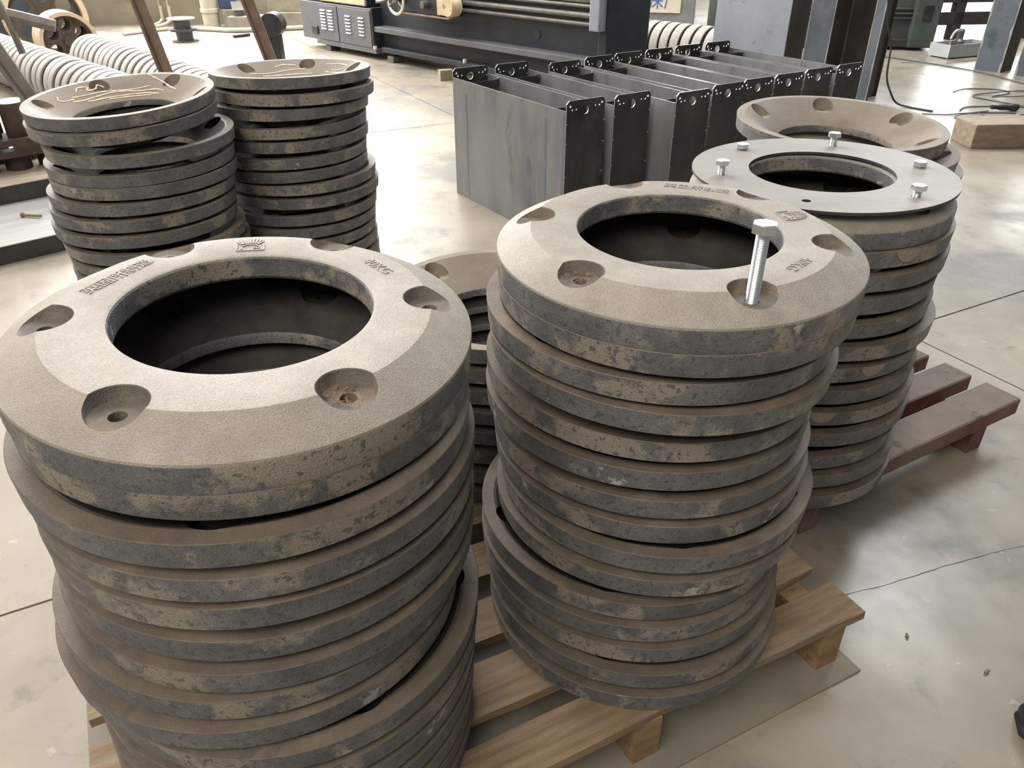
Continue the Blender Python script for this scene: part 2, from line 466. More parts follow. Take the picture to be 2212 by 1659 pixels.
def apply_bool(o, cutters):
    for c in cutters:
        md = o.modifiers.new('cut', 'BOOLEAN')
        md.operation = 'DIFFERENCE'
        md.solver = 'EXACT'
        md.object = c
    dg = bpy.context.evaluated_depsgraph_get()
    me = bpy.data.meshes.new_from_object(o.evaluated_get(dg))
    for c in cutters:
        bpy.data.objects.remove(c)
    bpy.data.objects.remove(o)
    return me


def ring_mesh(name, prof, pocket_prof, pocket_r, hole_r, phase, zlo, zhi, mats, surf, dish=False):
    bm = bmesh.new()
    lathe(bm, prof, 144)
    o = mesh_obj(name, bm, [M[m] for m in mats])
    cut = []
    for which in (0, 1):
        bm = bmesh.new()
        for k in range(6):
            a = R(phase + 60 * k)
            off = (pocket_r * math.cos(a), pocket_r * math.sin(a), 0)
            if which == 0:
                lathe(bm, pocket_prof, 40, closed=False, off=off)
            else:
                lathe(bm, [(hole_r, zlo), (hole_r, zhi)], 20, closed=False, off=off)
        cut.append(mesh_obj('cutter', bm, 'iron_raw'))
    me = apply_bool(o, cut)
    me.name = name
    me.materials.clear()
    for m in mats:
        me.materials.append(M[m])
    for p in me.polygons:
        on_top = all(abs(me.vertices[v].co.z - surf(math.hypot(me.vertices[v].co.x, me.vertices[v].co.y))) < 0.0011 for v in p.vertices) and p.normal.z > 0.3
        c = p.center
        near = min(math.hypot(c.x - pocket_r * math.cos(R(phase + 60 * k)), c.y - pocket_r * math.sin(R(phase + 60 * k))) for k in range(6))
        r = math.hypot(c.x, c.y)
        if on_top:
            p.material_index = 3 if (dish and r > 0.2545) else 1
        elif near < pocket_prof[-1][0] * 1.02 and r < 0.275:
            p.material_index = 2
        else:
            p.material_index = 0
    me.polygons.foreach_set('use_smooth', [True] * len(me.polygons))
    me.set_sharp_from_angle(angle=R(24))
    return me


# convex weight: flat rim face below, bevel and plateau above (z = 0 at the rim edge)
P_PROF = [(0.2785, -0.0375), (0.2792, -0.034), (0.2800, -0.0025), (0.2790, 0.0006), (0.2750, 0.0030), (0.2277, 0.0271),
          (0.1600, 0.0275), (0.1565, 0.0262), (0.1550, 0.0235), (0.1540, -0.002), (0.1560, -0.006), (0.2480, -0.033), (0.2540, -0.0375)]


def prof_surface(pts):
    pts = sorted(pts)

    def f(r):
        for (r0, z0), (r1, z1) in zip(pts, pts[1:]):
            if r0 <= r <= r1:
                return z0 + (z1 - z0) * (r - r0) / max(1e-9, r1 - r0)
        return pts[0][1] if r < pts[0][0] else pts[-1][1]
    return f


P_POCKET = [(0.0220, 0.0105), (0.0285, 0.0125), (0.0320, 0.0190), (0.0335, 0.0260), (0.0365, 0.0300), (0.0365, 0.06)]
me_P = ring_mesh('weight_ring', P_PROF, P_POCKET, 0.228, 0.0096, -47, -0.06, 0.07, ['iron_side', 'iron_top', 'iron_raw'],
                 prof_surface([(0.1565, 0.0262), (0.16, 0.0275), (0.2277, 0.0271), (0.2750, 0.0030), (0.2790, 0.0006), (0.28, -0.0025)]))
# dished ring (z = 0 at the rim top)
Q_PROF = [(0.2792, -0.0012), (0.2784, 0.0), (0.2575, 0.0), (0.2520, -0.0030), (0.1590, -0.0540), (0.1560, -0.0565), (0.1545, -0.060), (0.1545, -0.0740),
          (0.1580, -0.0760), (0.2580, -0.0295), (0.2640, -0.0365), (0.2750, -0.0365), (0.2765, -0.0350)]
Q_POCKET = [(0.0250, -0.0300), (0.0295, -0.0280), (0.0305, -0.022), (0.0305, 0.03)]
QS = prof_surface([(0.1560, -0.0565), (0.1590, -0.0540), (0.2520, -0.0030), (0.2575, 0.0), (0.2784, 0.0), (0.2792, -0.0012)])
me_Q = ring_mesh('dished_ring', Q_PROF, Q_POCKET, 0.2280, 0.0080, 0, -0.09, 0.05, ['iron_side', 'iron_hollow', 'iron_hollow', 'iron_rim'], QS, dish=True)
BASE_PROF = [(0.2792, -0.0012), (0.2784, 0.0), (0.2500, 0.0), (0.1720, -0.0335), (0.1720, -0.0360), (0.1740, -0.0370), (0.2750, -0.0370), (0.2765, -0.0355)]
bm = bmesh.new()
lathe(bm, BASE_PROF, 120)
for f_ in bm.faces:
    c_ = f_.calc_center_median()
    f_.material_index = 1 if c_.z > -0.0005 else 0
me_base = bpy.data.meshes.new('flat_base_ring')
bmesh.ops.recalc_face_normals(bm, faces=bm.faces[:])
bm.to_mesh(me_base)
bm.free()
me_base.materials.append(M['iron_side'])
me_base.materials.append(M['iron_rim'])
me_base.polygons.foreach_set('use_smooth', [True] * len(me_base.polygons))
me_base.set_sharp_from_angle(angle=R(24))
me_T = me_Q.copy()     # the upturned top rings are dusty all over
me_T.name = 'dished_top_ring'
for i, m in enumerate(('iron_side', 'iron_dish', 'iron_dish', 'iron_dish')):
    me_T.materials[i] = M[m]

# the raised marks of the convex weight
me_cn = text_mesh('英固所制造', 0.0225, 0.0007)
me_kg = text_mesh('40KG', 0.0235, 0.0007)
for me in (me_cn, me_kg):
    me.materials.clear()
    me.materials.append(M['iron_top'])


def emblem_mesh():
    bm = bmesh.new()

    def bar(x0, y0, x1, y1, wd=0.0011):
        d = Vector((x1 - x0, y1 - y0))
        nrm = Vector((-d.y, d.x)).normalized() * wd
        pts = [(x0 + nrm.x, y0 + nrm.y), (x0 - nrm.x, y0 - nrm.y), (x1 - nrm.x, y1 - nrm.y), (x1 + nrm.x, y1 + nrm.y)]
        lo = [bm.verts.new((x, y, 0)) for x, y in pts]
        hi = [bm.verts.new((x, y, 0.0011)) for x, y in pts]
        bm.faces.new(hi)
        for k in range(4):
            bm.faces.new((lo[k], lo[(k + 1) % 4], hi[(k + 1) % 4], hi[k]))
    W, Hh = 0.0185, 0.024
    bar(-W, 0, -W, Hh)
    bar(W, 0, W, Hh)
    bar(-W, 0, W, 0)
    for k in range(9):
        a = R(28 + k * 15.5)
        bar(0.012 * math.cos(a), 0.019 + 0.006 * math.sin(a), 0.021 * math.cos(a), 0.019 + 0.025 * math.sin(a))
    pr = None
    for k in range(11):
        a = R(10 + 16 * k)
        p = (0.0105 * math.cos(a), 0.0125 + 0.0075 * math.sin(a))
        if pr:
            bar(*pr, *p, 0.0009)
        pr = p
    for x0, y0, x1, y1 in ((-0.015, 0.002, -0.012, 0.0065), (-0.012, 0.0065, -0.007, 0.002), (0.002, 0.002, 0.007, 0.009), (0.007, 0.009, 0.014, 0.004),
                           (0.008, 0.006, 0.014, 0.008)):
        bar(x0, y0, x1, y1, 0.0008)
    me = bpy.data.meshes.new('emblem')
    bmesh.ops.recalc_face_normals(bm, faces=bm.faces[:])
    bm.to_mesh(me)
    bm.free()
    me.materials.append(M['iron_top'])
    return me


me_emb = emblem_mesh()


def add_marks(o):
    for nm, me, ang, rr in (('raised_lettering', me_cn, 159.5, 0.196), ('weight_marking', me_kg, 44, 0.198), ('raised_emblem', me_emb, 104, 0.176)):
        a = R(ang)
        inst(nm, me, o, (rr * math.cos(a), rr * math.sin(a), 0.0276), (0, 0, a - PI / 2))


def tilt_rot(t, rz):
    n = Vector((t[0], t[1], 1)).normalized()
    q = Vector((0, 0, 1)).rotation_difference(n)
    return (q @ Quaternion((0, 0, 1), rz)).to_euler()


def gate_mark(o, ang):
    """Ground-off casting gate on the outer side of a ring, at a local angle."""
    bm = bmesh.new()
    rows = []
    n = 14
    for k in range(n + 1):
        s = -1 + 2 * k / n
        a = ang + s * 0.105
        dep = 0.004 + 0.022 * max(0.0, 1 - abs(s) ** 2.6)
        rows.append([bm.verts.new(((0.2800 - 0.0016 * (z / 0.03)) * math.cos(a), (0.2800 - 0.0016 * (z / 0.03)) * math.sin(a), -z)) for z in (0.0008, dep * 0.5, dep)])
    for a, b in zip(rows, rows[1:]):
        for i in range(2):
            bm.faces.new((a[i], b[i], b[i + 1], a[i + 1]))
    g = bmesh.ops.extrude_face_region(bm, geom=bm.faces[:])
    for v in [e for e in g['geom'] if isinstance(e, bmesh.types.BMVert)]:
        r = math.hypot(v.co.x, v.co.y)
        v.co.x *= (r + 0.0012) / r
        v.co.y *= (r + 0.0012) / r
    return mesh_obj('gate_mark', bm, 'gate', o, smooth=40)


def ring(kind, x, y, z, t, rz, label, group):
    o = inst('weight_ring' if kind == 'P' else 'dished_ring', {'P': me_P, 'Q': me_Q, 'T': me_T, 'F': me_base}[kind], None, (x, y, CAM_H + z), tilt_rot(t, rz))
    if kind == 'P':
        add_marks(o)
    tag(o, label, 'iron ring', group)
    return o


STACKS = {}


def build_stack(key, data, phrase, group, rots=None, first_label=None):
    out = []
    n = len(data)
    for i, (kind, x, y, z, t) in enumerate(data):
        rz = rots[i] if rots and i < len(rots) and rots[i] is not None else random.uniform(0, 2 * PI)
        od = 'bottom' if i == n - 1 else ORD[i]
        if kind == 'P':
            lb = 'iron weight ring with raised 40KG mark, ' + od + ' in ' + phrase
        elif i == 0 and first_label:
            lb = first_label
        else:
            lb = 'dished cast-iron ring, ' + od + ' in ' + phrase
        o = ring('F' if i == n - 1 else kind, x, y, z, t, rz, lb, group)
        if i == 1 and data[0][0] == 'P':
            o.scale = (0.9965, 0.9965, 1)
        out.append(o)
    STACKS[key] = out
    return out


A = [(-.3304, .8645, -.4427), (-.3315, .8652, -.4803), (-.3338, .8458, -.5290), (-.3286, .8471, -.5788), (-.3305, .8497, -.6241), (-.3327, .8543, -.6802),
     (-.3337, .8483, -.7273), (-.3520, .8437, -.7690), (-.3583, .8356, -.8140), (-.3297, .8328, -.8610), (-.332, .8328, -.907), (-.336, .8327, -.952),
     (-.338, .8327, -.998), (-.341, .8327, -1.044), (-.345, .8326, -1.090), (-.345, .8326, -1.1355)]
ta = [.0515, .0515, .040, .036, .034, .030, .030, .030, .024, .020, .018, .015, .012, .008, .004, 0]
build_stack('A', [('P' if i == 0 else 'Q', x, y, z, (ta[i], -.019 if i < 2 else -.008)) for i, (x, y, z) in enumerate(A)],
            'the largest, front-left stack', 'rings of the front-left stack', rots=[0.0, R(-40)])
B = [(.2557, 1.1375, -.4400), (.2557, 1.1370, -.4777), (.2379, 1.146, -.5300), (.2426, 1.1379, -.5740), (.2354, 1.1653, -.6396), (.2336, 1.1672, -.6933),
     (.2442, 1.1705, -.7503), (.2483, 1.1677, -.7977), (.2587, 1.1491, -.8434), (.2508, 1.1463, -.8907), (.2225, 1.149, -.9469), (.2214, 1.1400, -.9885),
     (.227, 1.1338, -1.0317), (.2329, 1.1271, -1.0882), (.2361, 1.1192, -1.1355)]
tb = [0, 0, .020, .026, .028, .024, .014, .010, .002, .004, .024, .026, .022, .018, 0]
build_stack('B', [('P' if i == 0 else 'Q', x, y, z, (tb[i], -.016 if i < 2 else 0)) for i, (x, y, z) in enumerate(B)],
            'the middle stack under the long bolt', 'rings of the middle stack', rots=[R(-88.6), R(-45), R(-140)])
Cc = [(.6819, 1.7005, -.5258), (.6905, 1.696, -.5655), (.6912, 1.6935, -.6148), (.6801, 1.6917, -.6651), (.6795, 1.6855, -.7162), (.6956, 1.6794, -.7653),
      (.6759, 1.6772, -.8162), (.677, 1.6705, -.8668), (.6814, 1.6642, -.9169), (.6798, 1.6564, -.9679), (.6588, 1.6453, -1.0214), (.6666, 1.6404, -1.0705),
      (.6646, 1.6301, -1.1219)]
sc = build_stack('C', [('P' if i == 0 else 'Q', x, y, z, (-.012, -.004)) for i, (x, y, z) in enumerate(Cc)],
                 'the right stack under the flat plate', 'rings of the right stack', rots=[R(51), 0, None, None, None, None, 0, None, 0])
for idx, ang in ((1, -71), (6, -72), (8, -93)):
    gate_mark(sc[idx], R(ang))
F = [(-1.2128, 2.5089, -.4795), (-1.211, 2.500, -.5195), (-1.1595, 2.4702, -.5836), (-1.170, 2.4710, -.6389), (-1.1696, 2.4718, -.6811),
     (-1.182, 2.4615, -.7262), (-1.1831, 2.4504, -.7725), (-1.1854, 2.4422, -.8188), (-1.1657, 2.4374, -.8716), (-1.1579, 2.4383, -.9197)]
F += [(-1.16, 2.44, -.9197 - .0486 * (k + 1)) for k in range(7)]
sf = build_stack('F', [('T' if i == 0 else 'Q', x, y, z, ((-.034, -.056) if i < 2 else (-.012, -.02) if i < 4 else (-.008 if i < 9 else 0, 0))) for i, (x, y, z) in enumerate(F)], 'the far-left stack beside the steel plates',
                 'rings of the far-left stack', rots=[R(10), R(20)],
                 first_label='upturned dished iron ring with yellow chalk scribbles, topmost in the far-left stack')
G = [(-.7865, 2.9282, -.4709), (-.7756, 2.9104, -.5170), (-.8, 2.9104, -.5620), (-.8110, 2.9080, -.6159), (-.8090, 2.9080, -.6619), (-.818, 2.8951, -.7138),
     (-.8195, 2.897, -.76), (-.7939, 2.9019, -.8053), (-.787, 2.9009, -.8544), (-.7974, 2.8883, -.911), (-.8048, 2.8879, -.959), (-.8093, 2.8877, -1.0069),
     (-.8066, 2.8878, -1.055)]
G += [(-.805, 2.888, -1.055 - .052 * (k + 1)) for k in range(4)]
sg = build_stack('G', [('T' if i == 0 else 'Q', x, y, z, ((-.014, .041), (-.006, .030), (-.006, .022))[i] if i < 3 else (-.006, 0)) for i, (x, y, z) in enumerate(G)], 'the rear-left stack in front of the lathe', 'rings of the rear-left stack', rots=[R(29)],
                 first_label='upturned dished iron ring with pale chalk strokes, topmost in the rear-left stack')
D = [(.9107, 2.2124, -.4936, (.021, -.043)), (.9480, 2.2030, -.5480, (.018, -.036)), (.967, 2.1994, -.594, (.01, -.02))]
D += [(.955, 2.2, -.594 - .0483 * (k + 1), (.0, 0)) for k in range(11)]
build_stack('D', [('T' if i < 2 else 'Q', x, y, z, t) for i, (x, y, z, t) in enumerate(D)], 'the stack behind the flat plate', 'rings of the rear-right stack', rots=[R(22), R(-20)],
            first_label='tilted dished iron ring with open hole, topmost behind the flat plate')
Es = [(-.030, 1.668, -.767), (-.030, 1.669, -.8165), (-.031, 1.668, -.868), (-.031, 1.668, -.920), (-.032, 1.667, -.973), (-.033, 1.667, -1.026),
      (-.033, 1.666, -1.081), (-.034, 1.666, -1.1355)]
build_stack('E', [('T' if i == 0 else 'Q', x, y, z, (0, 0)) for i, (x, y, z) in enumerate(Es)], 'the low stack between the front stacks', 'rings of the low middle stack', rots=[R(15)],
            first_label='dusty dished ring glimpsed between the two front stacks, topmost in the low stack')


# chalk scribbles on the dishes of the two far-left stacks
def dish_z(r):
    if r > 0.2575:
        return 0.0
    if r > 0.2520:
        return -0.0030 * (0.2575 - r) / 0.0055
    return -0.0030 - 0.0510 * (0.2520 - r) / 0.093


def chalk(parent, strokes, wd=0.0028):
    inv = parent.rotation_euler.to_matrix().inverted()
    for st in strokes:
        bm = bmesh.new()
        P = smooth_pts([(x, y, 0) for x, y in st], 6)
        rows = []
        for i, p in enumerate(P):
            d = (P[min(i + 1, len(P) - 1)] - P[max(i - 1, 0)]).normalized()
            s = Vector((-d.y, d.x, 0)) * wd * random.uniform(0.6, 1.2)
            row = []
            for q in (p + s, p - s):
                lp = inv @ Vector((q.x, q.y, 0))
                r = math.hypot(lp.x, lp.y)
                rc = min(max(r, 0.166), 0.274)
                row.append(bm.verts.new((lp.x * rc / r, lp.y * rc / r, dish_z(rc) + 0.0012)))
            rows.append(row)
        for a, b in zip(rows, rows[1:]):
            bm.faces.new((a[0], a[1], b[1], b[0]))
        mesh_obj('chalk_mark', bm, 'chalk', parent)


def pol(*pts):
    return [(r * math.cos(R(a)), r * math.sin(R(a))) for a, r in pts]


chalk(sf[0], [pol((163, .195), (152, .188), (140, .19), (125, .195), (110, .193), (95, .19), (82, .195), (72, .19)),
              pol((158, .21), (146, .205), (132, .205), (118, .20), (100, .20), (88, .21)), pol((150, .18), (130, .178), (110, .178), (92, .18), (76, .178)),
              pol((150, .225), (146, .24), (139, .235), (141, .222), (134, .222), (131, .235), (127, .222)), pol((168, .23), (172, .215), (166, .205), (158, .203)),
              pol((98, .272), (88, .245), (78, .225), (66, .205), (58, .20)), pol((128, .172), (112, .170), (96, .171), (84, .172))], 0.0024)
chalk(sg[0], [pol((150, .20), (130, .19), (108, .20), (90, .205)), pol((140, .18), (118, .175), (98, .178), (80, .18)), pol((70, .23), (55, .235), (42, .23), (45, .21), (58, .20)),
              pol((64, .19), (50, .19), (34, .20)), pol((48, .17), (36, .18), (24, .195)), pol((120, .22), (112, .23), (100, .225))], 0.0026)


# wood chips lying in the pockets of the two top weights
def chips(cx, cy, z, n, rad):
    bm = bmesh.new()
    for k in range(n):
        a, r = random.uniform(0, 2 * PI), rad * math.sqrt(random.random())
        if r < 0.011:
            r = 0.013
        p = Vector((cx + r * math.cos(a), cy + r * math.sin(a), z + 0.0006))
        d = Vector((math.cos(a * 3), math.sin(a * 3), random.uniform(0, 0.3))) * random.uniform(0.003, 0.008)
        tube(bm, [p, p + d], random.uniform(0.0004, 0.001), 4, 1)
    o = mesh_obj('wood_chips', bm, 'chips')
    o['kind'] = 'stuff'
    return o


for (st, an, ph, lb) in (('A', -47, 0, 'dry wood chips in the front pocket of the front-left top ring'),
                         ('B', -47 - 60, -88.6 + 60, 'dry wood chips in the left front pocket of the middle top ring')):
    top = STACKS[st][0]
    a = R(an) + R(ph)
    bpy.context.view_layer.update()
    loc = top.location + top.rotation_euler.to_matrix() @ (Matrix.Rotation(0, 3, 'Z') @ Vector((0.228 * math.cos(R(an + (60 if st == 'B' else 0))), 0.228 * math.sin(R(an + (60 if st == 'B' else 0))), 0.0125)))
    if st == 'B':
        aa = R(-135.6)
        loc = top.location + Vector((0.228 * math.cos(aa), 0.228 * math.sin(aa), 0.0125))
    tag(chips(loc.x, loc.y, loc.z + 0.0012, 26, 0.021), lb, 'wood chips')


# ------------------------------------------------------------------ bolts
def hex_head(bm, af, z0, z1):
    rr = af / math.sqrt(3)
    ch = rr * 0.10
    rows = []
    for z, k in ((z0, 1.0), (z1 - ch * 0.55, 1.0), (z1, 0.90)):
        rows.append([bm.verts.new((rr * k * math.cos(PI / 3 * i), rr * k * math.sin(PI / 3 * i), z)) for i in range(6)])
    for a, b in zip(rows, rows[1:]):
        for i in range(6):
            bm.faces.new((a[i], a[(i + 1) % 6], b[(i + 1) % 6], b[i]))
    bm.faces.new(rows[0])
    bm.faces.new(rows[-1])


def thread(bm, r, z0, z1, pitch):
    prof = []
    n = int((z1 - z0) / pitch)
    for k in range(n):
        z = z0 + k * pitch
        prof += [(r * 0.90, z), (r, z + pitch * 0.5)]
    prof.append((r * 0.9, z0 + n * pitch))
    lathe(bm, prof, 20, closed=False)


def hex_bolt(loc, rz, length, af, r, head_h, tilt=(0, 0)):
    e = empty('hex_bolt', loc)
    e.rotation_euler = tilt_rot(tilt, rz)
    bm = bmesh.new()
    hex_head(bm, af, length, length + head_h)
    lathe(bm, [(r * 1.35, length - 0.0006), (r * 1.35, length)], 24, closed=False)
    mesh_obj('head', bm, 'zinc', e)
    bm = bmesh.new()
    thread(bm, r, 0, length, 0.0022)
    mesh_obj('threaded_shank', bm, 'zinc', e, smooth=60)
    return e


bp = STACKS['B'][0].location
ba = R(-75.6)
tag(hex_bolt((bp.x + .228 * math.cos(ba), bp.y + .228 * math.sin(ba), bp.z - 0.010), R(10), 0.111, 0.0285, 0.0088, 0.0125),
    'long zinc hex bolt standing upright in the middle ring', 'bolt')

# flat plate on the right stack
PC = (0.6849, 1.7089, CAM_H - 0.4947)
hl = [circle2(0, 0, 0.155, 72)] + [circle2(.2258 * math.cos(R(4.3 + 60 * k)), .2258 * math.sin(R(4.3 + 60 * k)), 0.0092, 16) for k in range(6)]
pl = mesh_obj('flange_plate', plate_holes(circle2(0, 0, 0.28, 120), hl, 0.006), ['plate', 'plate_edge'], loc=PC)
pl.rotation_euler = tilt_rot((-.016, -.004), 0)
tag(pl, 'flat grey steel ring plate carrying five bolts on the right stack', 'steel plate')
for k, (proud, lb) in {3: (0.020, 'zinc hex bolt standing proud at the left end of the flat plate'),
                       2: (0.003, 'zinc hex bolt seated at the far left of the flat plate'),
                       1: (0.022, 'zinc hex bolt standing proud at the far rim of the flat plate'),
                       0: (0.003, 'zinc hex bolt seated at the right of the flat plate'),
                       5: (0.013, 'zinc hex bolt standing proud at the near right of the flat plate')}.items():
    a = R(4.3 + 60 * k)
    L = 0.012 + 0.006 + proud
    tag(hex_bolt((PC[0] + .2258 * math.cos(a), PC[1] + .2258 * math.sin(a), PC[2] + .006 + .012 * .2258 * math.cos(a) - 0.018), random.uniform(0, 1), L, 0.0265, 0.0078, 0.0105,
                 (random.uniform(-.03, .03), random.uniform(-.03, .03))), lb, 'bolt', 'bolts on the flat plate')

# ------------------------------------------------------------------ wooden pallet
pal = empty('wooden_pallet', (0.694, 1.066, 0), R(27))
tag(pal, 'pale wooden pallet under the front stacks', 'pallet')


def board(parent, x0, x1, y0, y1, z0, z1, mat, name='deck_board', jag=0.004):
    bm = bmesh.new()
    n = 14
    rows = []
    for k in range(n + 1):
        x = x0 + (x1 - x0) * k / n
        j0, j1 = random.uniform(-jag, jag), random.uniform(-jag, jag)
        rows.append([bm.verts.new(p) for p in ((x, y0 + j0, z0), (x, y0 + j0 * .6, z1), (x, y1 + j1 * .6, z1), (x, y1 + j1, z0))])
    for a, b in zip(rows, rows[1:]):
        for i in range(4):
            bm.faces.new((a[i], b[i], b[(i + 1) % 4], a[(i + 1) % 4]))
    bm.faces.new(rows[0])
    bm.faces.new(rows[-1])
    # chipped corner rounding
    bmesh.ops.bevel(bm, geom=[e for e in bm.edges if e.calc_face_angle(0) > 1.0], offset=0.0015, segments=1, affect='EDGES')
    return mesh_obj(name, bm, mat, parent)


PZ = CAM_H - 1.1735
for (v0, v1, ue) in ((0, .085, 0.0), (.13, .235, -.004), (.274, .37, -.012), (.426, .52, -.01), (.575, .67, -.004), (.72, .82, -.015), (.87, .965, -.008)):
    board(pal, -1.37, ue, v0, v1, PZ - 0.019, PZ, 'wood')
for (u0, u1) in ((-.10, -.045), (-.54, -.485), (-.95, -.895), (-1.34, -1.285)):
    o = board(pal, 0, 0.965, u0, u1, 0.005, PZ - 0.0195, 'wood_block', 'stringer', 0.002)
    o.rotation_euler = (0, 0, PI / 2)
    # rotated so that its length runs across the deck boards
    for v in o.data.vertices:
        v.co.y = -v.co.y
mesh_obj('base_sheet', bbox(-1.40, -.015, -.04, 1.0, 0, .0045), 'sheet', pal)

# ------------------------------------------------------------------ red steel pallet
mp = empty('steel_pallet', (1.399, 1.81, 0), R(30))
tag(mp, 'dark red steel channel pallet under the right stacks', 'pallet')
MZ = CAM_H - 1.1625
for (v0, v1, ue) in ((0, .106, .03), (.146, .238, .03), (.285, .375, .03), (.43, .52, .02), (.575, .665, .03), (.72, .81, .02)):
    bm = bmesh.new()
    t = 0.006
    prof = [(v0, MZ - .048), (v0, MZ - .004), (v0 + .004, MZ), (v1 - .004, MZ), (v1, MZ - .004), (v1, MZ - .048), (v1 - t, MZ - .048), (v1 - t, MZ - t), (v0 + t, MZ - t),
            (v0 + t, MZ - .048)]
    rows = [[bm.verts.new((x, y, z)) for y, z in prof] for x in (-.87, ue)]
    n = len(prof)
    for i in range(n):
        f = bm.faces.new((rows[0][i], rows[1][i], rows[1][(i + 1) % n], rows[0][(i + 1) % n]))
        if i in (1, 2, 3):
            f.material_index = 1
    for rw in rows:
        bm.faces.new([rw[i] for i in (0, 1, 2, 7, 8, 9)][:3] + [rw[8], rw[9]])
        bm.faces.new([rw[2], rw[3], rw[7], rw[8]])
        bm.faces.new([rw[3], rw[4], rw[5], rw[6], rw[7]])
    mesh_obj('deck_channel', bm, ['red_steel', 'red_top'], mp)
for u0 in (-.135, -.80):
    mesh_obj('foot_channel', bbox(u0, u0 + .062, .012, .80, 0, MZ - .0485, 0.003), 'red_steel', mp)
bm = bmesh.new()
for k in range(70):
    x, y = random.gauss(-.58, .05), random.gauss(.045, .018)
    y = min(max(y, .012), .095)
    s = random.uniform(.0015, .005)
    box(bm, x - s, x + s, y - s * .7, y + s * .7, MZ - .0002, MZ + s * .9)
g = mesh_obj('grit_heap', bm, 'dark_edge', loc=mp.location, rot=mp.rotation_euler)
g['kind'] = 'stuff'
tag(g, 'dark grit lying on the near red channel', 'grit')

# ------------------------------------------------------------------ sheet-steel boxes
BX = [(-.213, 4.181, -56.4), (-.002, 4.302, -56.2), (.278, 4.357, -56.6), (.478, 4.531, -56.9), (.655, 4.665, -57.2), (.846, 4.799, -57.6), (1.042, 4.944, -57.8),
      (1.248, 5.08, -57.8)]
BL, BW, BHP, BHE = 0.95, 0.210, 0.591, 0.632


def ear_outline():
    c = 0.014
    return [(0.002, 0), (BW - .002, 0), (BW - .002, BHE - c), (BW - .002 - c, BHE), (.002 + c, BHE), (.002, BHE - c)]


def ear_holes():
    h = [circle2(BW * .48, BHE - .042, .0185, 24)]
    for x, y, r in ((.020, .022, .0055), (.030, .037, .0042), (.052, .036, .0035), (BW - .020, .020, .0055), (BW - .034, .030, .0042), (BW - .056, .030, .0035)):
        h.append(circle2(x, BHE - y, r, 12))
    return h


def make_mesh(bm, mats):
    me = bpy.data.meshes.new('piece')
    bmesh.ops.recalc_face_normals(bm, faces=bm.faces[:])
    bm.to_mesh(me)
    bm.free()
    for m in mats:
        me.materials.append(M[m])
    return me


me_ear = make_mesh(plate_holes(ear_outline(), ear_holes(), 0.005, lambda x, y, z: (z, x, y)), ['box_end', 'cut_edge'])
me_panel = make_mesh(bbox(0.005, BL - .005, 0, .004, 0.0, BHP), ['box_panel', 'cut_edge'])
for p in me_panel.polygons:
    if p.normal.z > .9:
        p.material_index = 1
me_web = make_mesh(bbox(0, .004, .0045, BW - .0045, .02, BHP - .012), ['box_end'])
bm = bmesh.new()
bmesh.ops.create_icosphere(bm, subdivisions=1, radius=0.006)
me_tack = make_mesh(bm, ['weld_bead'])
BOXN = ['nearest', 'second', 'third', 'fourth', 'fifth', 'sixth', 'seventh', 'farthest']
for i, (mx, my, an) in enumerate(BX):
    a = R(an)
    ux, uy = Vector((math.cos(a), math.sin(a), 0)), Vector((-math.sin(a), math.cos(a), 0))
    e = empty('steel_box', Vector((mx, my, 0)) - uy * BW / 2, a)
    if i == 0:
        lb = 'open sheet-steel box nearest the camera, its whole grey side panel showing'
    elif i == 7:
        lb = 'open sheet-steel box at the far right end of the row, against the columns'
    else:
        lb = 'open sheet-steel box, ' + BOXN[i] + ' in the row from the left'
    tag(e, lb, 'steel box', 'row of open steel boxes')
    inst('end_plate', me_ear, e, (0, 0, 0))
    inst('end_plate', me_ear, e, (BL - .005, 0, 0))
    inst('side_panel', me_panel, e, (0, 0, 0))
    inst('side_panel', me_panel, e, (0, BW - .004, 0))
    inst('inner_web', me_web, e, (0.115, 0, 0))
    inst('inner_web', me_web, e, (BL - .125, 0, 0))
    for xx, yy in ((.008, BW - .012), (.118, BW - .012), (BL - .001, .004), (BL - .001, BW - .004)):
        for zz in ((BHP - .012, BHP - .06) if xx < .2 else (.08, .2, .32, .45, .54)):
            inst('weld_tack', me_tack, e, (xx, yy, zz + random.uniform(-.012, .012)))
    if i == 0:
        for xx, wd, zt in ((.125, .012, BHP - .06), (.80, .016, BHP - .05), (.925, .012, BHP - .02)):
            mesh_obj('weld_band', bbox(xx, xx + wd, -.0008, .0002, .03, zt), 'weld', e)
tag(mesh_obj('wood_offcut', bbox(-.06, .06, -.04, .04, 0, .09, .003), 'beam', loc=(-.60, 7.42, 0), rot=(0, 0, R(20))), 'small timber offcut behind the nearest steel box', 'wood block')

# ------------------------------------------------------------------ lathe
LA = R(-46)
la = empty('lathe', (-1.394, 8.49, 0), LA)
tag(la, 'long dark blue engine lathe behind the steel boxes', 'lathe')
# local x along the bed (towards the right), local y backwards, z up
cab = mesh_obj('base_cabinet', bbox(-1.40, -.05, 0.02, .75, .10, .475, .006), 'cabinet', la)
mesh_obj('cabinet_end', bbox(-.055, -.035, .03, .75, .10, .48), 'lathe', la)
mesh_obj('cabinet_skirt', bbox(-1.12, .0, .015, .72, .06, .105, .004), 'cabinet', la)
door = mesh_obj('louvred_door', bbox(-1.02, -.66, .008, .022, .115, .455, .003), 'cabinet', la)
panel = mesh_obj('louvred_panel', bbox(-.64, -.06, .008, .022, .115, .455, .003), 'cabinet', la)


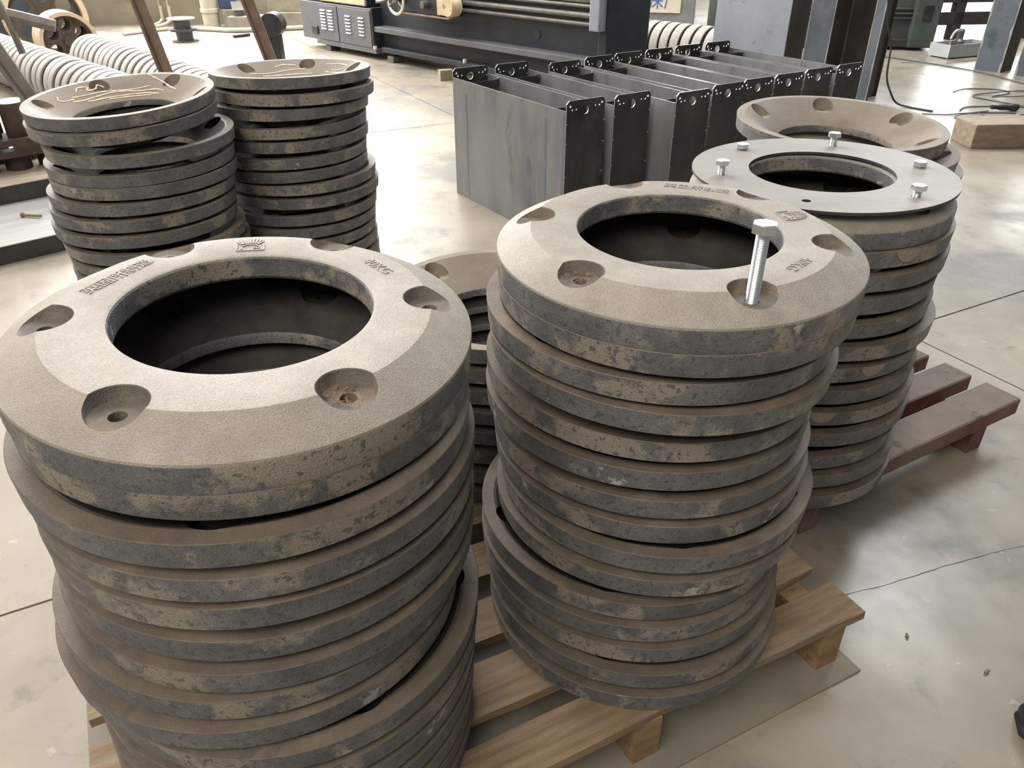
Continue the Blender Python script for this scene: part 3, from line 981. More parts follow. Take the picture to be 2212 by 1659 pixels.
def louver_mesh():
    bm = bmesh.new()
    w, h, d = .052, .017, .011
    prof = [(0, 0), (-d, .001), (-d * .9, .004), (0, h)]
    rows = [[bm.verts.new((x * (1 if abs(y) < 1e-6 else .9), y, z)) for y, z in prof] for x in (-w, -w * .8, w * .8, w)]
    for a, b in zip(rows, rows[1:]):
        for i in range(3):
            bm.faces.new((a[i], b[i], b[i + 1], a[i + 1]))
    for rw in (rows[0], rows[-1]):
        bm.faces.new(rw)
    bm.faces.new([rows[0][0], rows[1][0], rows[2][0], rows[3][0], rows[3][3], rows[2][3], rows[1][3], rows[0][3]])
    return bm


me_lv = make_mesh(louver_mesh(), ['louver'])
me_lv2 = make_mesh(louver_mesh(), ['cabinet'])
for k in range(7):
    for xx in (-.93, -.79):
        inst('louver', me_lv, door, (xx, .008, .215 + k * .030))
    if k < 6:
        for xx in (-.46, -.22):
            inst('louver', me_lv2, panel, (xx, .008, .21 + k * .032))
mesh_obj('cable_opening', bbox(-1.19, -1.07, .005, .03, .155, .235, .008), 'black', la)
mesh_obj('headstock', bbox(-1.40, -.15, .05, .80, .476, 1.15, .02), 'lathe', la)
mesh_obj('gearbox_cover', bbox(-1.0, -.16, .03, .06, .49, .75, .01), 'cream', la)
mesh_obj('bed', bbox(-.05, 2.90, .14, .60, .12, .70, .01), 'lathe', la)
mesh_obj('bed_end', bbox(2.86, 2.95, .10, .62, .05, .90, .01), 'lathe', la)
mesh_obj('bed_way', bbox(-.05, 2.90, .10, .62, .70, .76, .008), 'bright_steel', la)
mesh_obj('chip_ledge', bbox(.02, 2.93, .0, .15, .272, .322, .006), 'cabinet', la)
mesh_obj('lower_rail', bbox(.08, 1.55, .03, .14, .085, .135, .008), 'lathe', la)
mesh_obj('bed_foot', bbox(1.30, 2.0, .0, .66, .05, .13, .006), 'lathe', la)
for nm, x0 in (('levelling_foot', -.98), ('levelling_foot', .16), ('levelling_foot', 1.9)):
    mesh_obj(nm, bbox(x0, x0 + .10, .03, .16, 0, .06, .008), 'green', la)
for x0 in (-.02, 1.36):
    bm = bmesh.new()
    hex_head(bm, .035, .105 if x0 < 0 else .13, .135 if x0 < 0 else .16)
    mesh_obj('anchor_nut', bm, 'handle', la, loc=(x0, .02 if x0 < 0 else .03, 0))
# round cast opening in the bed
bm = bmesh.new()
lathe(bm, [(.034, -.006), (.034, .01)], 24, closed=False, axis='Y', off=(2.17, .14, .43))
mesh_obj('bed_opening', bm, 'black', la)
for (z, r, y) in ((.56, .016, .06), (.62, .022, .07), (.685, .014, .07)):
    bm = bmesh.new()
    lathe(bm, [(r, .3), (r, 2.92)], 16, closed=False, axis='X', off=(0, y, z))
    mesh_obj('feed_rod', bm, 'bright_steel', la, smooth=40)
mesh_obj('rod_bracket', bbox(2.83, 2.93, .02, .15, .52, .80, .01), 'column_pale', la)
# carriage apron with its handwheel and feed dial
ap = mesh_obj('apron', bbox(.52, 1.27, -.06, .10, .50, .84, .012), 'lathe', la)
mesh_obj('apron_lip', bbox(.55, 1.28, -.075, .06, .485, .50, .003), 'rust', la)
mesh_obj('cream_block', bbox(1.13, 1.24, -.085, -.055, .515, .80, .006), 'cream', la)
bm = bmesh.new()
lathe(bm, [(.075, -.17), (.082, -.16), (.082, -.06), (.05, -.055)], 32, closed=False, axis='Y', off=(1.37, 0, .60))
mesh_obj('feed_dial', bm, 'cream', la, smooth=35)
bm = bmesh.new()
lathe(bm, [(.03, -.12), (.034, -.11), (.034, -.05)], 20, closed=False, axis='Y', off=(.96, 0, .585))
mesh_obj('selector_knob', bm, 'bright_steel', la, smooth=35)
hw = mesh_obj('handwheel', bmesh.new(), 'handle', la)
bm = bmesh.new()
prof = [(.118 + .014 * math.cos(2 * PI * k / 10), .012 * math.sin(2 * PI * k / 10)) for k in range(10)]
lathe(bm, prof, 40, axis='Y', off=(.60, -.14, .605))
mesh_obj('wheel_rim', bm, 'handle', hw, smooth=60)
bm = bmesh.new()
for k in range(3):
    a = R(90 + 120 * k)
    tube(bm, [(.60, -.13, .605), (.60 + .115 * math.cos(a), -.14, .605 + .115 * math.sin(a))], .011, 8, 1)
lathe(bm, [(.026, -.15), (.026, -.05)], 20, closed=False, axis='Y', off=(.60, 0, .605))
mesh_obj('wheel_spokes', bm, 'bright_steel', hw, smooth=40)
bm = bmesh.new()
tube(bm, [(.49, -.16, .60), (.42, -.17, .585), (.34, -.17, .575)], [.012, .014, .016], 10, 4)
mesh_obj('crank_handle', bm, 'bright_steel', la, smooth=50)


# ------------------------------------------------------------------ rows of pulleys
def pulley_mesh():
    bm = bmesh.new()
    prof = [(.07, -.044), (.183, -.044), (.190, -.048), (.197, -.044), (.1985, -.026), (.200, -.022), (.1985, .044), (.192, .048), (.183, .044), (.07, .044)]
    lathe(bm, prof, 48, axis='X')
    for f in bm.faces:
        c = f.calc_center_median()
        f.material_index = 0 if math.hypot(c.y, c.z) > .187 else 1
    return bm


me_pul = make_mesh(pulley_mesh(), ['pulley', 'pulley_face'])
me_pul.polygons.foreach_set('use_smooth', [True] * len(me_pul.polygons))
me_pul.set_sharp_from_angle(angle=R(25))


def pulley_row(x0, y0, ang, n, pitch, phrase, group, start=0):
    d = Vector((math.cos(R(ang)), math.sin(R(ang)), 0))
    s = 0
    for k in range(n):
        s += pitch + (random.random() ** 4) * 0.035
        o = inst('pulley', me_pul, None, Vector((x0, y0, 0.2)) + d * s + Vector((-d.y, d.x, 0)) * random.uniform(-.004, .004), (random.uniform(0, 6), 0, R(ang + random.uniform(-.8, .8))))
        o.rotation_mode = 'XYZ'
        tag(o, 'dusty pulley, ' + ORDN[k] + ' from the far end of ' + phrase, 'pulley', group)


pulley_row(-4.73, 7.55, -45.3, 27, .1165, 'the near left row', 'near row of pulleys on the left')
pulley_row(-3.72, 7.36, -48.5, 24, .1165, 'the right-hand row', 'farther row of pulleys on the left')
pulley_row(1.00, 8.72, -46.5, 11, .1165, 'the row behind the lathe', 'row of pulleys behind the lathe')


# ------------------------------------------------------------------ spoked wheels
def spoked_wheel(loc, rad, width, ang, lean, label, nspoke=6, hole=.26):
    e = empty('spoked_wheel', loc)
    e.rotation_euler = (lean, 0, ang)
    bm = bmesh.new()
    lathe(bm, [(rad, -width / 2), (rad, width / 2), (rad * .87, width / 2), (rad * .86, width * .1), (rad * .86, -width * .1), (rad * .87, -width / 2)], 56, axis='Y', off=(0, 0, rad))
    mesh_obj('rim', bm, 'wheel_rim', e, smooth=30)
    holes = [circle2(rad * .56 * math.cos(R(60 * k + 30)), rad * .56 * math.sin(R(60 * k + 30)), rad * hole * .78, 22) for k in range(nspoke)]
    web = plate_holes(circle2(0, 0, rad * .872, 56), holes, width * .16, lambda x, y, z: (x, z - width * .08, y + rad))
    mesh_obj('web', web, ['wheel', 'wheel'], e)
    bm = bmesh.new()
    lathe(bm, [(rad * .18, -width * .45), (rad * .18, width * .45)], 24, closed=False, axis='Y', off=(0, 0, rad))
    mesh_obj('hub', bm, 'wheel', e, smooth=40)
    for k in range(nspoke):
        a = R(60 * k)
        bm = bmesh.new()
        tube(bm, [(rad * .17 * math.cos(a), 0, rad + rad * .17 * math.sin(a)), (rad * .87 * math.cos(a), 0, rad + rad * .87 * math.sin(a))], width * .11, 6, 1)
        mesh_obj('spoke', bm, 'wheel', e)
    return tag(e, label, 'wheel', 'rusty wheels at the left wall')


spoked_wheel((-4.72, 8.62, 0), .385, .15, R(38), R(-4), 'largest rusty spoked wheel leaning behind the others at left', hole=.24)
for k, lb in enumerate(('rusty spoked wheel, front one of the three small wheels', 'rusty spoked wheel, middle one of the three small wheels',
                        'rusty spoked wheel, rear one of the three small wheels')):
    d = Vector((-.62, .78, 0)) * (.115 * k)
    spoked_wheel(Vector((-4.20, 7.95, 0)) + d, .255, .10, R(38.5), R(0), lb)

# ------------------------------------------------------------------ things on the left
# leaning rusty angle irons of a trestle


def angle_bar(p0, p1, leg=.055, th=.007):
    """L-section between two points, seen with its inner corner towards the camera."""
    bm = bmesh.new()
    p0, p1 = Vector(p0), Vector(p1)
    d = (p1 - p0).normalized()
    s = d.cross(Vector((0, 1, 0))).normalized()
    t = d.cross(s).normalized()
    if t.y > 0:
        t = -t
    sec = [(-leg * .5, 0), (leg * .7, 0), (leg * .7, th), (-leg * .5 + th, th), (-leg * .5 + th, leg), (-leg * .5, leg)]
    rows = [[bm.verts.new(p + s * a + t * b) for a, b in sec] for p in (p0, p1)]
    n = len(sec)
    for i in range(n):
        bm.faces.new((rows[0][i], rows[1][i], rows[1][(i + 1) % n], rows[0][(i + 1) % n]))
    for rw in rows:
        bm.faces.new((rw[0], rw[1], rw[2], rw[3]))
        bm.faces.new((rw[0], rw[3], rw[4], rw[5]))
    return bm


def lerp_line(p, q, z):
    p, q = Vector(p), Vector(q)
    k = (z - p.z) / (q.z - p.z)
    return p + (q - p) * k


tr = empty('angle_iron_trestle', (-1.7, 4.4, 0))
tag(tr, 'rusty angle-iron trestle with slanting legs behind the left stacks', 'trestle')
for a, b in (((-1.868, 4.3, .925), (-1.805, 4.3, .590)), ((-1.383, 4.5, .907), (-1.309, 4.5, .618))):
    o = mesh_obj('slanting_leg', angle_bar(lerp_line(a, b, 1.35), lerp_line(a, b, 0.0), .046, .007), 'rust', tr)
    o.matrix_parent_inverse = Matrix.Translation(-tr.location)
o = mesh_obj('top_rail', angle_bar(lerp_line((-1.868, 4.3, .925), (-1.805, 4.3, .590), 1.35), lerp_line((-1.383, 4.5, .907), (-1.309, 4.5, .618), 1.35), .07, .008), 'rust', tr)
o.matrix_parent_inverse = Matrix.Translation(-tr.location)
br = empty('steel_brace_frame', (-2.4, 3.95, 0))
tag(br, 'grey and rusty steel brace frame at the left edge', 'frame')
o = mesh_obj('slanting_post', angle_bar(lerp_line((-2.399, 3.9, .735), (-2.318, 3.9, .545), 1.2), lerp_line((-2.399, 3.9, .735), (-2.318, 3.9, .545), .21), .05, .008), 'grey_bar', br)
o.matrix_parent_inverse = Matrix.Translation(-br.location)
bm = bmesh.new()
tube(bm, [(-3.0, 4.0, 1.0), (-2.573, 4.2, .887), (-2.32, 4.3, .806)], .032, 6, 3)
o = mesh_obj('diagonal_arm', bm, 'grey_bar', br)
o.matrix_parent_inverse = Matrix.Translation(-br.location)
bm = bmesh.new()
tube(bm, [(-2.545, 4.2, 1.05), (-2.50, 4.2, .88), (-2.47, 4.2, .69)], .016, 6, 3)
o = mesh_obj('thin_brace', bm, 'grey_bar', br)
o.matrix_parent_inverse = Matrix.Translation(-br.location)

# thick plates on the floor at the left edge
SA = R(43)


def slab(x, y, z, L, Wd, th, top, label, name, cat):
    bm = bbox(-L * .55, L * .45, 0, Wd, 0, th, .003, 1)
    for f in bm.faces:
        f.material_index = 0 if f.normal.z > .7 else 1
    bm.normal_update()
    for f in bm.faces:
        f.material_index = 0 if f.normal.z > .7 else 1
    return tag(mesh_obj(name, bm, [top, 'dark_edge'], loc=(x, y, z), rot=(0, 0, SA)), label, cat)


slab(-2.115, 3.187, 0, 1.6, .95, .080, 'slab_steel', 'thick grey steel plate with a bolt on it, at the left edge', 'steel_slab', 'steel plate')
slab(-2.46, 3.70, .0805, 1.5, .60, .085, 'slab_wood', 'tan dusty slab lying on the grey steel plate', 'steel_slab', 'steel plate')
bolt = empty('loose_bolt', (-2.295, 3.50, .0905))
tag(bolt, 'brown loose bolt lying on the grey plate at left', 'bolt')
bm = bmesh.new()
hex_head(bm, .022, 0, .010)
o = mesh_obj('head', bm, 'yellow_bolt', bolt, rot=(0, PI / 2, 0))
bm = bmesh.new()
lathe(bm, [(.0062, .010), (.0062, .10)], 12, closed=False, axis='X')
mesh_obj('shank', bm, 'yellow_bolt', bolt, smooth=40)
bolt.rotation_euler = (0, 0, R(-8))

# slotted channel resting on short round blanks, tall round bars behind it
bm = plate_holes([(-.8, 0), (.75, 0), (.75, .085), (-.8, .085)], [[(.05, .030), (.15, .030), (.16, .0425), (.15, .055), (.05, .055), (.04, .0425)],
                                                              [(-.45, .030), (-.35, .030), (-.34, .0425), (-.35, .055), (-.45, .055), (-.46, .0425)]], .008,
                 lambda x, y, z: (x, z, y))
chn = mesh_obj('slotted_channel', bm, ['rust_dark', 'rust_dark'], loc=(-2.60, 3.82, .245), rot=(0, 0, SA))
mesh_obj('channel_flange', bbox(-.8, .75, .008, .19, 0, .008), 'rust_dark', chn)
mesh_obj('channel_flange', bbox(-.8, .75, .008, .19, .077, .085), 'rust_dark', chn)
tag(chn, 'rusty slotted steel channel laid over short round blanks at left', 'steel channel')


def billet(x, y, z, r, h, label, grp):
    bm = bmesh.new()
    lathe(bm, [(r * .96, 0), (r, .004), (r, h - .004), (r * .96, h)], 24, closed=False)
    for f in bm.faces:
        f.material_index = 0
    o = mesh_obj('round_billet', bm, ['rust_dark', 'slab_wood'], smooth=35, loc=(x, y, z))
    for p in o.data.polygons:
        if p.normal.z > .9:
            p.material_index = 1
    return tag(o, label, 'round bar', grp)


sd, sn = Vector((math.cos(SA), math.sin(SA), 0)), Vector((-math.sin(SA), math.cos(SA), 0))
base = Vector((-2.60, 3.82, 0))
for k, lb in enumerate(('first', 'second', 'third', 'fourth', 'fifth')):
    p = base + sd * (-.30 + .155 * k) + sn * .11
    billet(p.x, p.y, .166, .062, .078, 'short rusty round blank under the channel, ' + lb + ' from the left', 'short round blanks')
for (du, dn, z0, r, h, lb) in ((-.20, .09, .331, .055, .30, 'rusty round bar cut off by the left picture edge, front row'),
                              (-.065, .075, .331, .062, .235, 'grey round bar with pale sawn top, front row of the bundle'),
                              (.075, .10, .331, .055, .215, 'rusty round bar with white top beside the slanting post'),
                              (.205, .09, .331, .055, .16, 'shortest rusty round bar of the bundle, nearest the stack'),
                              (-.16, .30, .166, .06, .56, 'tallest rusty round bar, back row by the left edge'),
                              (-.02, .29, .166, .06, .50, 'rusty round bar in the middle of the back row'),
                              (.12, .31, .166, .06, .42, 'rusty round bar at the right end of the back row'),
                              (.26, .30, .166, .06, .30, 'low rusty round bar behind the shortest one')):
    p = base + sd * du + sn * dn
    billet(p.x, p.y, z0, r, h, lb, 'upright round bars')

dm = empty('dark_machine', (-6.6, 9.2, 0), R(-20))
tag(dm, 'dark machine block behind the wheels at the left edge', 'machine')
mesh_obj('machine_block', bbox(-.4, 1.05, 0, 1.0, .05, 1.3, .02), 'lathe', dm)
mesh_obj('machine_base', bbox(-.45, 1.10, -.03, 1.05, 0, .0495), 'dark_edge', dm)

# ------------------------------------------------------------------ along the back wall


def spool(loc, r, h, top_mat, label):
    e = empty('cable_spool', loc)
    bm = bmesh.new()
    lathe(bm, [(r, 0), (r, .010), (r * .3, .014)], 36, closed=False)
    mesh_obj('lower_flange', bm, 'spool', e, smooth=40)
    bm = bmesh.new()
    lathe(bm, [(r * .62, .010), (r * .62, h - .010)], 32, closed=False)
    mesh_obj('core', bm, 'spool', e, smooth=40)
    bm = bmesh.new()
    lathe(bm, [(r, h - .012), (r, h), (r * .3, h), (r * .25, h - .012)], 36, closed=True)
    mesh_obj('upper_flange', bm, top_mat, e, smooth=40)
    return tag(e, label, 'spool', 'stacked cable spools')


spool((-3.85, 9.9, 0), .150, .125, 'spool', 'lower dark cable spool standing on the floor by the wall')
spool((-3.86, 9.9, .1255), .155, .125, 'spool_top', 'upper cable spool with pale flange on the lower one')

bm = bmesh.new()
lathe(bm, [(.105, 0), (.105, .18), (.118, .185), (.118, .225), (.105, .23), (.105, 2.2)], 32, closed=False)
tag(mesh_obj('downpipe', bm, 'pvc', smooth=35, loc=(-3.95, 11.16, 0)), 'thick cream downpipe with a collar at the back wall', 'pipe')
for x, lb in ((-4.74, 'left one of two thin cream conduits down the wall'), (-4.63, 'right one of two thin cream conduits down the wall')):
    bm = bmesh.new()
    tube(bm, [(x + .10, 11.29, 2.0), (x + .10, 11.29, .25), (x + .09, 11.28, .08), (x + .02, 11.2, .03), (x - .04, 11.1, .02)], .020, 10, 4)
    tag(mesh_obj('conduit', bm, 'pvc', smooth=50), lb, 'pipe', 'thin wall conduits')
bm = bmesh.new()
tube(bm, [(-4.05, 10.82, .03), (-3.75, 10.72, .03), (-3.5, 10.64, .03), (-3.2, 10.72, .03), (-2.9, 10.83, .03), (-2.5, 10.98, .03)], .028, 10, 5)
tag(mesh_obj('floor_pipe', bm, 'pvc', smooth=50), 'cream pipe lying along the foot of the wall', 'pipe')
bm = bmesh.new()
tube(bm, [(-4.78, 10.35, .022), (-4.6, 10.62, .022), (-4.42, 10.85, .022)], .022, 10, 3)
tag(mesh_obj('pipe_offcut', bm, 'pvc', smooth=50), 'short cream pipe offcut on the floor left of the spools', 'pipe')
bm = bmesh.new()
tube(bm, [(-3.36, 10.15, .02), (-3.22, 10.32, .02)], .018, 10, 1)
tag(mesh_obj('black_rod', bm, 'black', smooth=50), 'short black rod on the floor in front of the cream pipe', 'rod')
pt = empty('concrete_plinth', (-3.45, 11.0, 0))
tag(pt, 'cream concrete plinth beside the downpipe', 'plinth')
mesh_obj('block', bbox(-.22, .28, -.05, .28, 0, .15, .008), 'concrete', pt)
mesh_obj('rear_block', bbox(-.32, .05, .10, .34, 0, .22, .01), 'concrete', pt)
bm = bmesh.new()
lathe(bm, [(.035, -.07), (.05, -.06), (.05, -.05)], 20, closed=False, axis='Y', off=(.17, 0, .08))
mesh_obj('pipe_stub', bm, 'spool', pt, smooth=40)
cup = empty('sight_glass', (-3.54, 11.04, .1505))
tag(cup, 'clear cup on a dark sleeve standing on the plinth', 'cup')
bm = bmesh.new()
lathe(bm, [(.056, 0), (.056, .07)], 24, closed=False)
mesh_obj('sleeve', bm, 'spool', cup, smooth=40)
bm = bmesh.new()
lathe(bm, [(.072, .071), (.078, .17), (.074, .17), (.068, .075), (.01, .073), (.01, .071)], 24)
mesh_obj('clear_bowl', bm, 'glass', cup, smooth=40)
tag(mesh_obj('motor_box', bbox(-.1, .1, -.08, .08, 0, .16, .02), 'motor_blue', loc=(-3.72, 11.22, .2205)), 'small dark blue motor housing behind the clear cup', 'motor')
st = empty('concrete_ledge', (-2.85, 11.25, 0))
tag(st, 'stepped cream concrete ledge left of the lathe', 'ledge')
mesh_obj('lower_step', bbox(-.30, .75, -.1, .3, 0, .18, .01), 'concrete', st)
mesh_obj('upper_step', bbox(-.36, .62, -.02, .3, .1805, .36, .01), 'concrete', st)
bk = empty('black_bollard', (-2.27, 8.05, 0))
tag(bk, 'black round-topped machine post behind the slanting rusty leg', 'machine post')
bm = bmesh.new()
lathe(bm, [(.105, -.09), (.105, .09)], 32, closed=False, axis='Y', off=(0, 0, .39))
mesh_obj('round_head', bm, 'black', bk, smooth=40)
mesh_obj('column', bbox(-.055, .055, -.07, .07, 0, .38, .01), 'black', bk)

# ------------------------------------------------------------------ behind the boxes: sign, columns, green machine
sg_ = empty('machine_sign', (1.42, 9.9, 0), R(-14))
tag(sg_, 'cream machine sign with blue Chinese lettering behind the lathe end', 'sign')
mesh_obj('machine_body', bbox(-.9, .68, .02, .7, .19, 1.3, .01), 'sign_frame', sg_)
mesh_obj('sign_panel', bbox(-.75, .52, .006, .018, .31, .52), 'sign_board', sg_)
me = text_mesh('州机床厂', .165, .001)
me.materials.clear()
me.materials.append(M['sign_blue'])
inst('sign_lettering', me, sg_, (.16, .004, .415), (PI / 2, 0, 0))
mesh_obj('base_shelf', bbox(-.95, .75, -.1, .75, .14, .189, .01), 'column_pale', sg_)
mesh_obj('base_plinth', bbox(-.85, .7, .05, .85, 0, .139), 'dark_edge', sg_)
gm2 = mesh_obj('green_cabinet', bbox(0, .50, 0, .5, 0, 1.4, .01), 'green', loc=(2.22, 9.62, 0), rot=(0, 0, R(-12)))
tag(gm2, 'worn green steel cabinet between the sign and the tall plates', 'cabinet')


def column(name, x, y, ang, wd, dp, h, front, side, label, edge=True, group='tall steel columns'):
    """Tall box column with bare bright edge strips; origin at its near front-left foot."""
    e = empty(name, (x, y, 0), R(ang))
    mesh_obj('front_face', bbox(0, wd, 0, .012, 0, h), front, e)
    mesh_obj('right_face', bbox(wd - .012, wd, .0125, dp, 0, h), side, e)
    mesh_obj('left_face', bbox(0, .012, .0125, dp, 0, h), side, e)
    mesh_obj('back_face', bbox(.0125, wd - .0125, dp - .012, dp, 0, h), side, e)
    if edge:
        for xx in (0.0, wd - .014):
            bm = bmesh.new()
            n = 26
            rows = []
            for k in range(n + 1):
                z = h * k / n
                w0 = .004 + .008 * random.random() ** 2
                xa, xb = (xx, xx + w0) if xx == 0 else (wd - w0, wd)
                rows.append((bm.verts.new((xa, -.0012, z)), bm.verts.new((xb, -.0012, z)), bm.verts.new((xb, .0005, z)), bm.verts.new((xa, .0005, z))))
            for a, b in zip(rows, rows[1:]):
                for i in range(4):
                    bm.faces.new((a[i], a[(i + 1) % 4], b[(i + 1) % 4], b[i]))
            mesh_obj('bare_edge', bm, 'column_edge', e)
    return tag(e, label, 'steel column', group)


column('steel_column', 1.771, 7.401, -46, .696, .32, 1.8, 'column_pale', 'column_brown', 'wide pale blue steel column behind the far end of the box row', False)
column('steel_column', 2.414, 6.899, -46, .207, .33, 1.8, 'column', 'column_brown', 'narrow blue steel column with a rough bright edge, right of the wide one')
slim = column('steel_column', 2.767, 6.507, -46, .079, .035, 1.8, 'column', 'dark_edge', 'slim grey steel column standing last on the right of the plate group')

mesh_obj('gap_shade_sheet', bbox(-.312, .03, .30, .312, 0, 1.8), 'dark_edge', slim)  # added dark sheet standing in for the shaded gap between the columns
mesh_obj('dark_web', bbox(.0, .012, .0355, .2995, 0, 1.8), 'dark_edge', slim)

for (x, y, lb) in ((4.468, 7.974, 'blue steel channel column with peeling edges, left of the two at the right edge'),
                   (4.679, 7.651, 'blue steel channel column cut off by the right edge')):
    e = empty('channel_column', (x, y, 0), R(-50))
    tag(e, lb, 'steel column', 'channel columns at the right edge')
    mesh_obj('web_face', bbox(0, .24, 0, .012, 0, 1.8), 'column', e)
    mesh_obj('flange', bbox(.228, .24, .0125, .26, 0, 1.8), 'dark_edge', e)
    mesh_obj('flange', bbox(0, .012, .0125, .26, 0, 1.8), 'dark_edge', e)
    for xx in (0, 1):
        bm = bmesh.new()
        rows = []
        for k in range(31):
            z = 1.8 * k / 30
            w0 = .006 + .016 * random.random() ** 3
            xa, xb = (0, w0) if xx == 0 else (.24 - w0, .24)
            rows.append((bm.verts.new((xa, -.0012, z)), bm.verts.new((xb, -.0012, z)), bm.verts.new((xb, .0005, z)), bm.verts.new((xa, .0005, z))))
        for a, b in zip(rows, rows[1:]):
            for i in range(4):
                bm.faces.new((a[i], a[(i + 1) % 4], b[(i + 1) % 4], b[i]))
        mesh_obj('peeling_edge', bm, 'column_edge', e)

gm = empty('green_machine', (3.65, 9.35, 0), R(-8))
tag(gm, 'old green machine bed standing behind the hanging cord', 'machine')
mesh_obj('bed', bbox(-.6, .74, 0, .8, .06, .9, .02), 'green', gm)
for z in (.31, .355, .40):
    mesh_obj('slide_rib', bbox(-.6, .74, -.03, .0, z, z + .016, .003), 'green', gm)
mesh_obj('base_rail', bbox(-.65, .80, -.06, .7, .03, .11, .01), 'dark_edge', gm)
mesh_obj('upright', bbox(.70, .96, -.10, .6, .03, 1.1, .015), 'green', gm)
mesh_obj('upright_recess', bbox(.78, .88, -.108, -.095, .30, .45, .006), 'black', gm)
bm = bmesh.new()
lathe(bm, [(.032, -.012), (.032, .01)], 24, closed=False, axis='Y', off=(.17, 0, .285))
mesh_obj('round_port', bm, 'black', gm)
for x0 in (-.5, .1, .55):
    mesh_obj('machine_foot', bbox(x0, x0 + .12, 0, .2, 0, .03), 'dark_edge', gm)
ty = empty('coolant_tray', (4.40, 8.80, 0), R(-67))
tag(ty, 'galvanised sheet tray on the floor by the green machine', 'tray')
# local x runs towards the camera, y to the right
mesh_obj('left_side', bbox(0, .25, 0, .006, .02, .135), 'galv', ty)
mesh_obj('near_side', bbox(.244, .25, .0065, .60, .02, .135), 'galv', ty)
mesh_obj('far_side', bbox(0, .006, .0065, .60, .02, .135), 'galv', ty)
mesh_obj('right_side', bbox(.0065, .2435, .594, .60, .02, .135), 'galv', ty)
mesh_obj('tray_bottom', bbox(0, .25, 0, .60, .012, .0195), 'galv', ty)
for px, py in ((.02, .02), (.22, .02), (.02, .56), (.22, .56)):
    mesh_obj('tray_foot', bbox(px, px + .02, py, py + .02, 0, .0118), 'rust', ty)
pu = empty('coolant_pump', (4.72, 8.86, .0198))
tag(pu, 'small coolant pump with fittings sitting in the tray', 'pump')
bm = bmesh.new()
lathe(bm, [(.05, 0), (.055, .12), (.035, .14), (.035, .22), (.02, .24)], 20, closed=False)
mesh_obj('pump_body', bm, 'bright_steel', pu, smooth=35)
bm = bmesh.new()
tube(bm, [(0, 0, .2), (-.06, -.02, .22), (-.10, -.03, .16), (-.10, -.03, .08)], .014, 8, 5)
mesh_obj('pump_hose', bm, 'zinc', pu, smooth=50)
fr = empty('dark_steel_frame', (5.15, 10.0, 0), R(8))
tag(fr, 'dark steel frame with open bays at the far right', 'frame')
mesh_obj('lower_rail', bbox(-.35, 2.2, 0, .1, .16, .30, .005), 'dark_edge', fr)
mesh_obj('upper_rail', bbox(-.35, 2.2, 0, .1, .40, .54, .005), 'dark_edge', fr)
for x in (-.35, .05, .95, 2.1):
    mesh_obj('frame_post', bbox(x, x + .12, .0, .1, 0, 1.0, .005), 'dark_edge', fr)

# timber at the right edge
bm = bbox(0, .9, 0, .24, 0, .148, .008)
for v in bm.verts:
    v.co.y += random.uniform(-.003, .003)
    v.co.z += random.uniform(-.002, .002) if v.co.z > .07 else 0
tag(mesh_obj('timber_beam', bm, 'beam', loc=(2.95, 5.04, 0), rot=(0, 0, R(4))), 'thick dirty timber beam on the floor at the right edge', 'timber')


# cords on the floor
def cord(name, pts, r, label, mat='cable', group=None, cat='cable'):
    bm = bmesh.new()
    tube(bm, pts, r, 8, 7)
    return tag(mesh_obj(name, bm, mat, smooth=60), label, cat, group)


cord('hanging_cord', [(2.72, 6.42, 1.6), (2.80, 6.40, .75), (2.89, 6.38, .43), (2.89, 6.36, .375), (2.895, 6.33, .21), (2.945, 6.31, .10), (3.00, 6.30, .03), (3.08, 6.25, .0075), (3.2, 6.1, .0075)],
     .0075, 'thin dark cord hanging down to the floor right of the columns', 'black')
cord('floor_cable', [(3.70, 8.95, .0085), (3.86, 8.76, .0085), (4.08, 8.45, .0085), (4.27, 8.13, .0085), (4.45, 7.70, .0085), (4.50, 7.30, .0085), (4.6, 7.0, .0085)], .0065,
     'thin cable running across the bright floor towards the right columns', group='cables on the right floor')
cord('coiled_cable', [(3.72, 6.85, .006), (3.90, 6.98, .006), (4.15, 6.95, .006), (4.17, 6.80, .006), (3.95, 6.66, .006), (4.05, 6.60, .015), (4.3, 6.72, .006), (4.35, 6.88, .006),
                      (4.15, 6.80, .018), (3.88, 6.74, .008), (3.8, 6.62, .006), (4.0, 6.3, .006), (4.1, 6.15, .006)], .0048,
     'looped grey cable lying above the timber beam', group='cables on the right floor')
cord('coiled_cable', [(3.08, 6.02, .006), (3.25, 5.99, .006), (3.42, 6.04, .006), (3.65, 6.06, .006), (3.80, 6.04, .006)], .0048,
     'straight grey cable reaching the coil from behind the rings', group='cables on the right floor')
cord('coiled_cable', [(3.60, 6.06, .018), (3.40, 6.00, .010), (3.27, 5.90, .006), (3.38, 5.82, .006), (3.50, 5.86, .006), (3.48, 5.98, .020)], .0048,
     'small loop of grey cable left of the plug', group='cables on the right floor')
cord('coiled_cable', [(3.42, 6.13, .008), (3.55, 6.26, .006), (3.85, 6.28, .006), (4.05, 6.2, .006), (3.98, 6.05, .006), (3.80, 5.98, .006), (3.78, 5.92, .006), (3.95, 5.92, .006)], .0048,
     'wide loop of grey cable around the plug', group='cables on the right floor')
bm = bmesh.new()
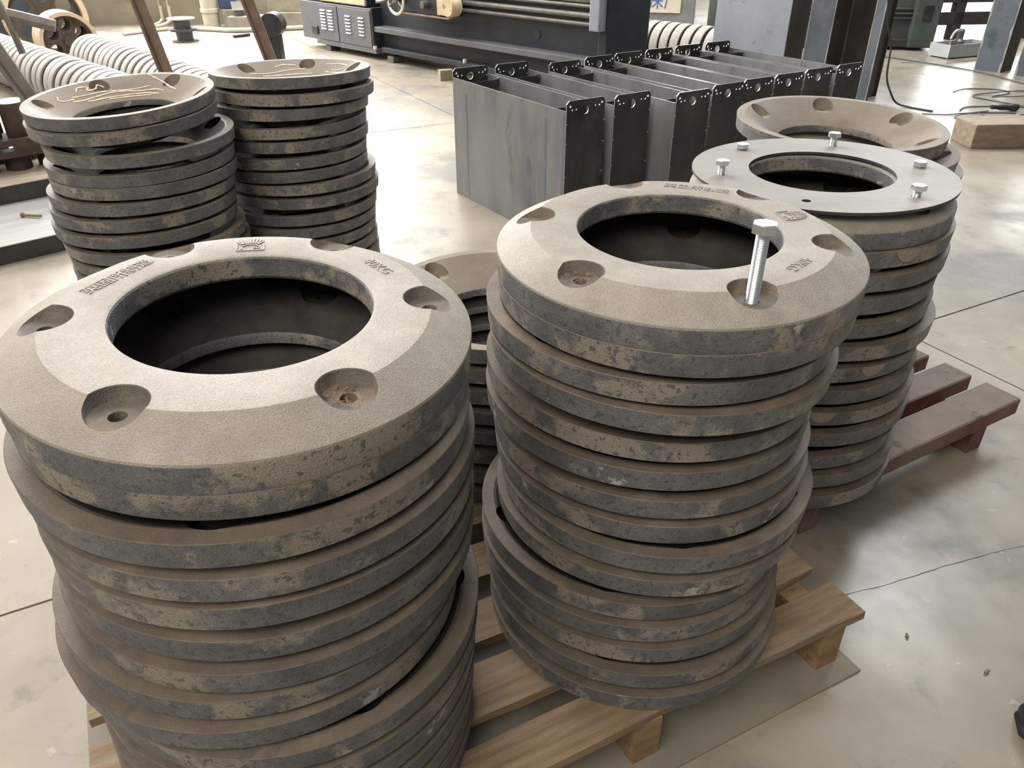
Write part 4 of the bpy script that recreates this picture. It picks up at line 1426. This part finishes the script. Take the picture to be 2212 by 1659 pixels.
tube(bm, [(3.66, 6.14, .03), (3.72, 6.135, .03), (3.80, 6.13, .03), (3.86, 6.13, .026)], [.016, .022, .026, .018], 10, 4)
tag(mesh_obj('cable_plug', bm, 'black', smooth=50), 'black plug lying among the cable loops', 'plug')

# shoe at the right edge of the picture
sh = empty('work_shoe', (0.945, 0.905, 0), R(-20))
tag(sh, 'black shoe whose toe enters at the right edge', 'shoe')


def shoe_shell(z_of, w_of, z0, name, mat):
    bm = bmesh.new()
    rows = []
    n = 16
    for k in range(n + 1):
        s = k / n
        x = s * .29
        w, h = w_of(s), z_of(s)
        ring_ = []
        for j in range(13):
            a = PI * j / 12
            ring_.append(bm.verts.new((x, w * math.cos(a), z0 + h * math.sin(a) ** .7 if h > 0 else z0)))
        rows.append(ring_)
    for a, b in zip(rows, rows[1:]):
        for j in range(12):
            bm.faces.new((a[j], a[j + 1], b[j + 1], b[j]))
        bm.faces.new((a[0], b[0], b[12], a[12]))
    bm.faces.new(rows[0])
    bm.faces.new(rows[-1])
    return mesh_obj(name, bm, mat, sh, smooth=50)


shoe_shell(lambda s: .02 + .055 * min(1, s * 4) ** .6 + .03 * max(0, s - .35), lambda s: .05 * min(1, s * 7 + .15) ** .5 * (1 - .22 * max(0, s - .3)), .022, 'upper', 'shoe')
shoe_shell(lambda s: .0218, lambda s: .054 * min(1, s * 7 + .18) ** .5 * (1 - .22 * max(0, s - .3)), 0.0, 'sole', 'shoe_sole')

# debris on the floor
for (x, y, L, a, lb) in ((.95, 1.02, .012, 30, 'small dark crumb on the floor near the shoe'), (.83, 1.11, .010, 80, 'small dark crumb on the floor by the pallet corner'),
                         (-.86, 1.35, .03, 60, 'small dark splinter on the floor left of the front stack'), (3.98, 8.35, .12, 5, 'brown scrap on the bright floor behind the cable')):
    bm = bmesh.new()
    tube(bm, [(x - L / 2 * math.cos(R(a)), y - L / 2 * math.sin(R(a)), .003), (x, y, .004), (x + L / 2 * math.cos(R(a)), y + L / 2 * math.sin(R(a)), .003)], .003, 6, 2)
    tag(mesh_obj('floor_scrap', bm, 'rust'), lb, 'scrap')
